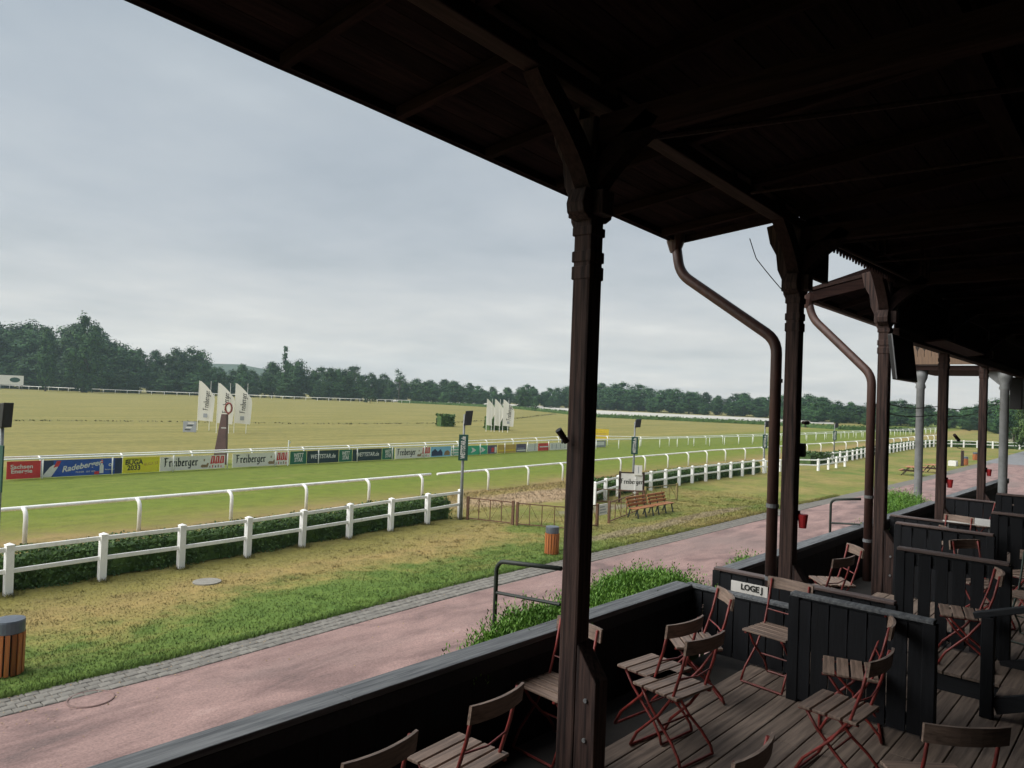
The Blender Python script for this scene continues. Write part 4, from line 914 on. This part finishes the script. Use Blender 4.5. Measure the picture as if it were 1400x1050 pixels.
# posts -------------------------------------------------------------
def arc_brace(dx, dy, z0, z1, out, th, w=.12):
    # curved knee brace: from the post at z0 up and out to the beam at z1
    pts_o, pts_i = [], []
    for k in range(9):
        a = k/8; o = out*(a**1.45); z = z0+(z1-z0)*a
        pts_o.append((o, z)); nrm = Vector((-(z1-z0), out*1.45*max(a, .03)**.45)).normalized(); q = Vector((o, z)); pts_i.append((q.x+(-nrm.x)*th*.0, q.y))
    lo = [(.0, z0-.12)]+[(o+th*(.62 if 0 < i < 8 else .3), z-.03) for i, (o, z) in enumerate(pts_o)]
    hi = [(max(0, o-th*.5), z+.04) for o, z in pts_o]
    poly = lo+list(reversed(hi)); s = Vector((-dy, dx, 0)); d = Vector((dx, dy, 0))
    return [tuple(d*p[0]+s*(-w/2)+Vector((0, 0, p[1]))) for p in poly], tuple(s*w)
def post(x_, i):
    p = MB((x_, 2.9, 2.8)); w = .072
    p.box(x_-w, x_+w, 2.9-w, 2.9+w, 2.74, 7.09)
    o = p.build('timber_post', 'post_wood_z', gs, bev=.018); o.location = (x_, 2.9, 2.8)
    def sub(b, nm, m='post_wood_z', bev=.008): return b.build(nm, m, o, bev=bev)
    for z0, z1, e in ((3.21, 3.30, .006), (3.325, 3.40, .007), (3.5, 3.56, .008)):
        sub(MB().box(-w-e, w+e, -w-e, w+e, z0, z1), 'collar_moulding')
    sub(MB().prism([(-.10, -.07, 3.60), (.10, -.07, 3.60), (.16, -.07, 3.64), (.17, -.07, 3.70), (.14, -.07, 3.80), (-.14, -.07, 3.80), (-.17, -.07, 3.70), (-.16, -.07, 3.64)], (0, .14, 0)), 'corbel_block')
    sub(MB().box(-.068, .068, -.15, .13, 3.631, 3.79), 'corbel_block')
    for sx_ in (-1, 1):
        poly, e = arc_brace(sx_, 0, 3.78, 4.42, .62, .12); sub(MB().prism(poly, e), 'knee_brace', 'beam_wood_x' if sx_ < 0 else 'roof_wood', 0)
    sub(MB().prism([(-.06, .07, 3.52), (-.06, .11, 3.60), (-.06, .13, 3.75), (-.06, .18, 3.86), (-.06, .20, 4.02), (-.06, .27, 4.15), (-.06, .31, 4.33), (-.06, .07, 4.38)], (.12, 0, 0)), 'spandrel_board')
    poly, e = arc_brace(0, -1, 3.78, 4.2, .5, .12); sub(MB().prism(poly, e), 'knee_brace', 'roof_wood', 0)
    # inner stub with sloped head bolted to the post foot
    sub(MB().prism([(-w+.004, -w-.002, -.05), (-w+.004, -w-.16, -.05), (-w+.004, -w-.16, .62), (-w+.004, -w-.002, .84)], (2*w-.008, 0, 0)), 'brace_block')
    for zz in (.25, .5): sub(MB().lathe([(.014, 0), (.014, .012)], (0, 0, 0), 8), 'bolt', 'zinc', 0).matrix_local = Matrix.Translation((-w+.003, -.16, zz)) @ Matrix.Rotation(R(-90), 4, 'Y')
    return o
posts = [post(x_, i) for i, x_ in enumerate(PX)]
MB().box(7.60, 8.33, 2.84, 2.90, 6.62, 7.30).build('spandrel_board', 'roof_wood', gs)
# downpipes
def pipe(pts, r, nm='downpipe'):
    P = [Vector(q) for q in pts]; out = [P[0]]
    for a, b, c_ in zip(P, P[1:], P[2:]):
        u = (a-b).normalized()*.14; v = (c_-b).normalized()*.14
        for k in range(6): t_ = k/5; out.append((b+u)*(1-t_)**2+b*(2*t_*(1-t_))+(b+v)*t_**2)
    out.append(P[-1]); o = MB().tube(out, r, 14).build(nm, 'pipe_paint', gs, smooth=True); return o
dp = pipe([(7.40, 4.24, 7.14), (7.40, 4.16, 6.70), (7.50, 3.06, 5.92), (7.53, 3.06, 2.9)], .057)
for zz in (5.5, 4.2, 3.45): MB().lathe([(.064, -.02), (.064, .02)], (7.52, 3.06, zz), 14).build('pipe_clip', 'zinc', dp)
MB().lathe([(.06, 0), (.10, .12), (.11, .2)], (7.40, 4.23, 6.95), 12).build('hopper', 'pipe_paint', dp)
dp = pipe([(11.05, 4.06, 6.9), (11.05, 3.98, 6.58), (10.80, 3.06, 5.72), (10.83, 3.06, 2.9)], .057)
for zz in (5.3, 4.05, 3.45): MB().lathe([(.064, -.02), (.064, .02)], (10.82, 3.06, zz), 14).build('pipe_clip', 'zinc', dp)
MB().lathe([(.06, 0), (.10, .12), (.11, .2)], (11.05, 4.05, 6.74), 12).build('hopper', 'pipe_paint', dp)
# judges' balcony further down on iron columns
bal = MB().box(21.8, 25, 2.9, 5.3, 6.40, 6.52).build('balcony', 'beam_wood_x', gs)
MB().box(21.72, 21.80, 2.9, 5.3, 6.55, 6.75).build('sill_board', 'balcony_wood', bal); MB().box(21.72, 21.80, 2.9, 5.3, 7.22, 7.40).build('handrail', 'balcony_wood', bal)
me = MB().prism([(0, -.075, 6.75), (0, .075, 6.75), (0, .075, 6.9), (0, .03, 7.0), (0, .075, 7.1), (0, .075, 7.22), (0, -.075, 7.22), (0, -.075, 7.1), (0, -.03, 7.0), (0, -.075, 6.9)], (.03, 0, 0)).mesh('baluster', 'balcony_wood'); yy = 2.98
while yy < 5.25: ob('baluster', me, bal, loc=(21.74, yy, 0)); yy += .165
MB().box(21.8, 25, 5.22, 5.3, 6.52, 7.3).build('side_panel', 'balcony_wood', bal)
for yy in (5.0, 3.1):
    o = MB().lathe([(.16, -.1), (.16, .3), (.10, .4), (.10, 5.9), (.13, 5.95), (.10, 6.05), (.16, 6.2), (.18, 6.40)], (22, yy, 0), 16).build('iron_column', 'gray_paint', bal, smooth=True)
    MB().prism([(22, yy+.08, 6.0), (22, yy+.5, 6.38), (22, yy+.08, 6.38)], (.04, 0, 0)).build('bracket', 'gray_paint', bal)
MB().prism([(12.4, 2.78, 6.30), (15.5, 2.78, 6.30), (15.5, 2.5, 6.33), (12.4, 2.5, 6.33)], (0, 0, .03)).build('soffit_board', 'beam_wood_x', gs)

# ------------------------------------------------------------------ floors
fl = MB().box(-4, 40, -.2, 2.895, 2.55, 2.755).build('stand_floor', 'gutter_floor'); tag(fl, kind='structure')
y = 2.895; k = 0
while y > .38:
    for i, (x0, x1) in enumerate(((-3.9, 1.6), (1.6, 5.75), (5.75, 9.4), (9.4, 14.2), (14.2, 20), (20, 28))):
        if x0 >= 9.4 and y < .9: continue
        sh = (.55 if k % 3 == 1 else -.4 if k % 3 == 2 else 0)
        MB().box(x0+.0015+(sh if i else 0), x1-.0015+(sh if i < 5 else 0), y-.155, y-.004, 2.758, 2.80+random.uniform(-.0015, .0015)).build('floor_board', 'floor_wood', fl, bev=.004)
    y -= .16; k += 1
gt = MB().box(-4, 40, 2.90, 3.46, 2.5, 2.70).build('gutter_floor', 'gutter_floor'); tag(gt, kind='structure')
tr = MB().box(-4, 6.6, -.9, .34, 2.8, 3.3).build('upper_floor', 'gutter_floor'); tag(tr, kind='structure')
MB().box(-4, 40, -7, -.9, 2.8, 3.6).build('upper_floor', 'gutter_floor')['kind'] = 'structure'
pf = MB().box(7.38, 24, .3, 1.72, 2.802, 2.945).build('platform', 'black_wood_y'); tag(pf, kind='structure')
y = 1.72
while y > .32:
    for x0, x1 in ((7.36, 11.5), (11.5, 17), (17, 24)): MB().box(x0+.002, x1-.002, y-.135, y-.006, 2.947, 2.975+random.uniform(-.0015, .0015)).build('floor_board', 'floor_wood', pf, bev=.004)
    y -= .14

# ------------------------------------------------------------------ loge walls and partitions
def front_wall(x0, x1, label, capm='cap_wood', z=3.43):
    t = thing('loge_wall', label, 'wall', (x0, 3.58, 2.7)); O = (x0, 3.58, 2.7)
    MB(O).box(x0+.01, x1-.01, 3.56, 3.62, 0, z-.05).build('backing', 'black_wood', t)
    n = max(1, int((x1-x0)/.2)); w = (x1-x0)/n
    me = MB().box(-w/2+.002, w/2-.002, -.011, .011, 0, z-.04-2.66).mesh('plank', 'black_wood')
    for i in range(n): ob('plank', me, t, loc=((i+.5)*w, -.033+random.uniform(-.002, .002), -.04))
    MB(O).box(x0, x1, 3.50, 3.54, z-.14, z-.045).build('rail', 'black_wood_y', t)
    q = x0
    while q < x1-.1:
        e = min(x1, q+3.05); c_ = MB(O).box(q+.002, e-.002, 3.50, 3.69, z-.042, z).build('wall_cap', capm, t, bev=.006); q = e
    return t
front_wall(-3.5, 6.70, 'nearest loge front wall with weathered grey cap board')
front_wall(7.52, 12.5, 'loge front wall behind the second and third big posts')
front_wall(12.7, 17.2, 'loge front wall by the fourth big post')
front_wall(17.9, 26, 'furthest loge front wall near the road')
def partition(X, y0, y1, zb, zt, label, nslat, gap, capm='capr_wood', posts_=(1, 1), th=.035, bottom=.0):
    t = thing('loge_partition', label, 'partition', (X, y0, zb)); O = (X, y0, zb); a, b = min(y0, y1), max(y0, y1)
    MB(O).box(X-.05, X+.05, a-.03, b+.03, zt-.03, zt).build('cap_rail', capm, t, bev=.006)
    MB(O).box(X-.012, X+.03, a, b, zt-.17, zt-.032).build('top_rail', 'black_wood_y', t, bev=.004)
    MB(O).box(X-.012, X+.03, a, b, zb+.06+bottom, zb+.15+bottom).build('bottom_rail', 'black_wood_y', t, bev=.004)
    w = (b-a)/nslat; me = MB().box(-.012, .012, -w/2+gap/2, w/2-gap/2, 0, zt-.05-zb-.02-bottom).mesh('slat', 'black_wood')
    for i in range(nslat): ob('slat', me, t, loc=(-.026+random.uniform(-.002, .002), a+(i+.5)*w-y0, .02+bottom))
    for s, yy in zip(posts_, (y0, y1)):
        if s: MB(O).box(X-.045, X+.045, yy-.045, yy+.045, zb-.02, zt-.032).build('post', 'black_wood', t, bev=.006)
    return t
partition(6.72, 3.55, 2.42, 2.8, 3.43, 'low slatted partition ending the nearest loge', 7, .014, 'cap_wood', (0, 1))
partition(6.20, 2.30, 1.30, 2.8, 3.685, 'dark boarded partition with a grey cap in front of the second big post', 7, .012, 'cap_wood')
partition(7.52, 3.64, 1.90, 2.8, 3.46, 'partition carrying the white LOGE J sign', 10, .012, 'capr_wood', (1, 1))
partition(8.12, 1.98, 1.10, 2.975, 3.875, 'open slatted partition with a reddish rail on the raised platform', 6, .042, 'capr_wood')
partition(10.75, 2.66, 1.62, 2.8, 3.77, 'low partition with a thin pale rail behind the third big post', 6, .02, 'capr_wood')
partition(11.0, 1.62, 1.0, 2.975, 4.02, 'tall open slatted partition near the right edge', 4, .035, 'capr_wood')
partition(13.6, 3.46, 2.3, 2.8, 3.5, 'partition right behind the fourth big post', 6, .02, 'capr_wood'); partition(17.2, 3.46, 2.0, 2.8, 3.55, 'partition by the fifth big post', 6, .02, 'capr_wood')
partition(14.6, 2.1, .9, 2.975, 3.95, 'dark slatted partition far back on the platform', 6, .03, 'capr_wood')
s = thing('loge_sign', 'white sign reading LOGE J on the partition under the second post', 'sign', (7.47, 3.26, 3.305), R(-90))
MB().box(-.20, .20, -.008, .008, -.055, .055).build('panel', 'white_plain', s); text('LOGE J', .082, 'ink', s, (.03, -.0115, .008), RX, .003, sx=.95)

# stair handrail and steps at the right
t = thing('stair_rail', 'black timber stair handrail on a square post at the right', 'handrail', (7.02, 1.06, 2.8))
MB().box(-.045, .045, -.045, .045, 0, .80).build('post', 'black_wood', t, bev=.006); MB().bar((0, .10, .79), (0, -1.3, 1.28), .075, .05).build('handrail', 'black_wood_y', t, bev=.006); MB().bar((.0, -.05, .10), (0, -1.3, .62), .045, .12).build('stringer', 'black_wood_y', t)
MB().bar((7.95-7.02, .03, .15), (7.95-7.02, -1.3, .62), .045, .12).build('stringer', 'black_wood_y', t)
for i in range(3): MB().box(.03, .90, -.32-.27*i, -.05-.27*i, .14+.13*i, .175+.13*i).build('step', 'floor_wood', t)

# guard rails outside the front walls
def guard(x_, yo, yi, z, label, zmid):
    t = thing('guard_rail', label, 'handrail', (x_, yo, 0)); O = Vector((x_, yo, 0))
    pts = [(x_, yo, 1.6), (x_, yo, z-.10)]+[(x_, yo-.10+.10*math.cos(a), z-.10+.10*math.sin(a)) for a in [R(15*k) for k in range(1, 7)]]+[(x_+.05, yi, z+.04)]
    MB(O).tube(pts, .019, 10).build('frame', 'cast_iron', t, smooth=True); MB(O).tube([(x_, yo, zmid), (x_+.05, yi, zmid+.03)], .015, 8).build('middle_bar', 'cast_iron', t)
guard(4.70, 4.33, 3.66, 3.80, 'thin dark guard rail outside the nearest wall left of the big post', 3.52)
guard(12.0, 3.95, 3.52, 3.83, 'rusty guard rail reaching the third big post', 3.45)

# ------------------------------------------------------------------ hedge of upright shoots along the wall
def shoots(x0, x1, y0, y1, ztop, label, n=1700, seed=1):
    r = np.random.default_rng(seed); t = thing('hedge', label, 'hedge', (x0, y0, 0)); O = np.array([x0, y0, 0])
    N_ = n; bx = r.uniform(x0, x1, N_); by = y0+r.random(N_)*np.minimum(y1-y0, .10+(bx-x0)*.22); e = np.minimum(1, (bx-x0+.05)/.9)
    hz = ztop-.05*(1-e)+r.normal(0, .022, N_)+.06*np.sin(bx*3.1)-.10*((by-(y0+y1)/2)/((y1-y0)/2))**2
    long_ = r.random(N_) < .10; hz = hz+long_*r.uniform(.04, .13, N_)
    C = []; Nn = []; S = []
    lean = r.normal(0, .24, (N_, 2)); 
    for k in range(14):
        f = k/13; L = .34+.1*long_; z = hz-L*(1-f); x_ = bx+lean[:, 0]*L*f*.8; y_ = by+lean[:, 1]*L*f*.8
        a = r.uniform(0, 6.28, N_); d = np.stack([np.cos(a), np.sin(a), np.full(N_, 1.5)], 1); l = .026*(1-.45*f)
        C.append(np.stack([x_, y_, z], 1)+d*l*.9); S.append((d, l))
    P = np.concatenate(C); D = np.concatenate([s[0] for s in S]); Ls = np.concatenate([np.full(N_, s[1]) for s in S])*1.25
    D = unit(D); sd = unit(np.cross(D, r.normal(size=D.shape)))*.006
    V = np.stack([P-D*Ls[:, None], P+sd, P+D*Ls[:, None], P-sd], 1).reshape(-1, 3)
    ob('foliage', np_mesh('foliage', V-O, 4, 'shoot_leaf'), t)
    n2 = 3000; q = np.stack([r.uniform(x0+.1, x1, n2), r.uniform(y0, y1, n2), r.uniform(.2, ztop-.25, n2)], 1)
    q[:, 1] = y0+(q[:, 1]-y0)*np.minimum(1, .15+(q[:, 0]-x0)*.33); ob('lower_foliage', np_mesh('lower_foliage', leaves(q-O, r.normal(size=(n2, 3)), .07, .6, r), 4, 'hedge_leaf'), t)
    MB(O).prism([(x0+.3, y0+.02, 0), (x1-.1, y0+.02, 0), (x1-.1, y1-.12, 0), (min(x1-.2, x0+2.6), y1-.12, 0)], (0, 0, ztop-.34)).build('inner_growth', 'hedge_leaf', t)
shoots(3.55, 7.4, 3.70, 4.40, 3.35, 'bright green spiky hedge growing up behind the nearest loge wall', 8000, 1)
shoots(8.2, 9.3, 3.75, 4.2, 3.25, 'green shoots behind the loge wall at the second big post', 900, 2)
shoots(12.7, 13.6, 3.6, 4.2, 3.28, 'dark green shrub between the third big post and the grey column', 700, 3)
shoots(14.2, 17.6, 3.75, 4.6, 3.5, 'green shrubs behind the loge wall near the fourth big post', 1300, 4)

# ------------------------------------------------------------------ folding chairs
def make_chair(frame='red_steel'):
    t = thing('folding_chair', 'x', 'chair', (0, 0, 0), 0, 'folding chairs in the loges')
    me = MB().box(-.205, .205, -.041, .041, -.009, .009).mesh('seat_slat', 'slat_wood')
    for i in range(4): ob('seat_slat', me, t, 0.003, loc=(0, -.145+.098*i, .452))
    b = MB(); n = 8; pts_f = []; pts_b = []
    for i in range(n+1):
        u = -1+2*i/n; pts_f.append((u*.215, -.235-.035*(1-u*u), 0)); pts_b.append((u*.215, -.253-.035*(1-u*u), 0))
    for i in range(n):
        p0, p1, q0, q1 = pts_f[i], pts_f[i+1], pts_b[i], pts_b[i+1]
        za = .765; zb = .862
        b.add([(p0[0], p0[1], za), (p1[0], p1[1], za), (p1[0], p1[1]-.012, zb), (p0[0], p0[1]-.012, zb), (q0[0], q0[1], za), (q1[0], q1[1], za), (q1[0], q1[1]-.012, zb), (q0[0], q0[1]-.012, zb)],
              [(3, 2, 1, 0), (4, 5, 6, 7), (0, 1, 5, 4), (2, 3, 7, 6)]+([(0, 4, 7, 3)] if i == 0 else [])+([(1, 2, 6, 5)] if i == n-1 else []))
    b.build('backrest', 'slat_wood', t)
    for s in (-1, 1):
        q = s*.178; MB().tube([(q, -.246, .85), (q, -.205, .66), (q, -.14, .46), (q*1.0, -.02, .29), (q*1.03, .07, .20), (q*1.06, .15, .12), (q*1.08, .205, .015)], .0105, 6).build('front_leg', frame, t, smooth=True)
        q = s*.155; MB().tube([(q, .155, .435), (q, .08, .33), (q, -.03, .22), (q*1.08, -.13, .14), (q*1.16, -.20, .06), (q*1.18, -.215, .012)], .0105, 6).build('rear_leg', frame, t, smooth=True)
        MB().bar((s*.17, -.19, .436), (s*.17, .195, .436), .02, .012).build('seat_bar', frame, t)
    MB().tube([(-.192, .205, .014), (.192, .205, .014)], .0095, 6).build('foot_bar', frame, t); MB().tube([(-.183, -.215, .013), (.183, -.215, .013)], .0095, 6).build('foot_bar', frame, t)
    MB().tube([(-.178, -.178, .585), (0, -.20, .575), (.178, -.178, .585)], .006, 6).build('stretcher', frame, t); MB().tube([(-.155, -.03, .22), (.155, -.03, .22)], .007, 6).build('pivot_rod', frame, t)
    return t
ch = make_chair()
CH = [(4.63, 2.55, 2.8, -.14, 'pale seated folding chair in front, middle of the nearest loge'),
      (4.84, 2.82, 2.8, -.12, 'folding chair just beyond, its back above the middle pale chair'),
      (5.62, 2.92, 2.8, .75, 'folding chair turned sideways against the low slatted partition'),
      (6.40, 2.55, 2.8, 1.45, 'folding chair facing the viewer in the corner below the LOGE J sign'),
      (5.94, 1.78, 2.8, .32, 'reddish seated folding chair standing against the boarded partition'),
      (5.13, 1.60, 2.8, -.06, 'large folding chair with red curved legs before the boarded partition'),
      (3.28, 1.64, 2.8, 0.0, 'folding chair at the bottom edge with only its dark backrest showing'),
      (4.50, .90, 2.8, -.85, 'nearest dark folding chair at the bottom right with wide backrest'),
      (2.84, 2.84, 2.8, .06, 'folding chair with striped seat at the wall left of the big post'),
      (2.05, 2.80, 2.8, .06, 'folding chair at the bottom left, backrest against the front wall'),
      (4.20, 3.26, 2.70, 1.50, 'folding chair tucked between the big post and the front wall'),
      (8.80, 2.86, 2.8, .70, 'folding chair with a pale backrest behind the second big post'),
      (8.25, 2.80, 2.8, -.2, 'folding chair half hidden beside the pale backed chair'),
      (11.5, 2.52, 2.8, .5, 'small red folding chair behind the third big post'),
      (12.9, 2.45, 2.8, 1.4, 'folding chair with a pale seat before the white table'),
      (7.74, 1.36, 2.975, .25, 'folding chair with a brown seat in front of the open slatted partition'),
      (9.3, 1.45, 2.975, 2.6, 'folding chair behind the open slatted partition'),
      (10.2, 1.2, 2.975, -.5, 'folding chair at the right edge on the raised platform'),
      (15.6, 2.5, 2.8, .4, 'far folding chair left of the fifth big post'), (16.4, 2.2, 2.8, 1.2, 'furthest folding chair by the fifth big post')]
for i, (x_, y_, z_, rz, lab) in enumerate(CH):
    if i == 0: ch.location = (x_, y_, z_); ch.rotation_euler.z = rz; ch['label'] = lab
    else: copy_tree(ch, (x_, y_, z_), rz, lab)
g2 = make_chair('dark_green_steel'); g2.location = (9.0, 1.0, 2.975); g2.rotation_euler.z = 1.3; g2['label'] = 'dark green framed folding chair right of the open slatted partition'
p = zp(1330, 712, 3.52); t = thing('white_table', 'small white topped table in the loge before the fourth post', 'table', (p.x, p.y, 2.8)); MB().box(-.4, .4, -.35, .35, .70, .725).build('table_top', 'white_plain', t, bev=.006)
for sx_ in (-.33, .33):
    for sy in (-.28, .28): MB().tube([(sx_, sy, 0), (sx_, sy, .70)], .015, 6).build('leg', 'zinc', t)

# ------------------------------------------------------------------ things fixed to the posts
tv = thing('flat_screen', 'black flat screen with a pale edge hung at the third big post', 'screen', (10.9, 2.70, 5.95), 0)
b = MB().box(-.52, .52, -.03, .03, -.30, .30).build('casing', 'black_plastic', tv, bev=.01); MB().box(-.49, .49, -.034, -.0305, -.27, .27).build('screen', 'screen_glass', tv); MB().box(-.524, -.5205, -.03, -.016, -.30, .30).build('edge_strip', 'zinc', tv)
tv.rotation_euler = (R(-7), 0, 0); MB().box(-.1, .1, .031, .2, -.05, .05).build('bracket', 'zinc', tv)
def bucket(X_, z, label):
    t = thing('ash_bucket', label, 'ash bucket', (X_+.045, 2.775, z)); MB().lathe([(.036, -.07), (.052, .07)], (0, 0, 0), 14).build('pot', 'sign_red', t, smooth=False); MB().box(-.01, .01, .03, .06, .0, .1).build('hook', 'zinc', t)
bucket(7.56, 4.07, 'red ash bucket hung on the second big post'); bucket(14.3, 4.05, 'red ash bucket hung on the fourth big post'); bucket(17.94, 4.06, 'red ash bucket hung on the fifth big post')
def spot(p, d, label, L=.16, r=.03):
    t = thing('spotlight', label, 'spotlight', p); d = Vector(d).normalized()
    MB().tube([(0, 0, 0), d*L], [r, r*.9], 10).build('housing', 'post_wood_z', t); MB().tube([d*L*.4, d*L*.4-Vector((0, 0, .05))], .008, 6).build('bracket', 'zinc', t); MB().tube([(0, 0, 0), -d*.015], [r*1.05, r*1.05], 10).build('rim', 'black_plastic', t)
q = yp(765, 590, 2.96); spot(q, (Vector((3.85, 2.93, 4.90))-q), 'small tube spotlight pointing up left from the big post', .09, .022)
q = yp(1104, 578, 2.9); spot(q, (-1, 0, 0), 'dark tube lamp sticking out right of the second post', .13, .02); q = yp(1100, 614, 2.9); t = thing('loudspeaker', 'small black loudspeaker on the right side of the second post', 'loudspeaker', (7.68, 2.86, q.z)); MB().box(-.03, .06, -.05, .05, -.07, .07).build('cabinet', 'black_plastic', t, bev=.008); MB().box(-.05, -.03, -.02, .02, -.02, .02).build('bracket', 'zinc', t)
q = yp(1305, 601, 2.9); spot(q+Vector((0, -.06, 0)), (-.6, .1, .3), 'dark spotlight sticking out from the fourth post', .2, .03)
q = yp(1391, 538, 3.0); t = thing('loudspeaker', 'black box loudspeaker hung at the far right column', 'loudspeaker', q); MB().box(-.25, .25, -.14, .14, -.42, .42).build('cabinet', 'black_plastic', t, bev=.02); MB().box(.25, .4, -.03, .03, -.05, .05).build('bracket', 'zinc', t)
# cables strung between the posts
def cable(pts, label, r=.007):
    P = [Vector(q) for q in pts]; out = []
    for a, b in zip(P, P[1:]):
        for k in range(8): t_ = k/8; q = a.lerp(b, t_); q.z -= .25*math.sin(math.pi*t_)*(b-a).length*.06; out.append(q)
    out.append(P[-1]); tag(MB(out[0]).tube(out, r, 5).build('cable', 'black_plastic'), label, 'cable').location = out[0]
cable([(10.85, 2.95, 5.35), (14.3, 2.99, 5.36), (17.94, 2.99, 5.42), (22, 3.2, 5.6)], 'upper black cable sagging between the third and fifth posts')
cable([(10.85, 2.95, 5.22), (14.3, 2.99, 5.22), (17.94, 2.99, 5.30), (22, 3.2, 5.45)], 'lower black cable strung close under the other')
cable([(7.3, 3.3, 6.98), (7.25, 3.2, 6.75), (7.5, 2.98, 6.4)], 'thin loose wire dangling from the roof edge at the second post', .005)

# ------------------------------------------------------------------ air
hz = MB().box(-1015, 1015, -1015, 1015, -1.2, 62).build('haze', 'white_plain'); tag(hz, kind='stuff'); hz.data.materials.clear()
hm = bpy.data.materials.new('haze_air'); hm.use_nodes = True; nt = hm.node_tree; nt.nodes.clear()
pv = N(nt, 'ShaderNodeVolumePrincipled'); pv.inputs['Density'].default_value = .00026; pv.inputs['Color'].default_value = (.62, .82, .95, 1); pv.inputs['Anisotropy'].default_value = .2
mo = N(nt, 'ShaderNodeOutputMaterial'); lk(nt, pv.outputs[0], mo.inputs['Volume']); hz.data.materials.append(hm)
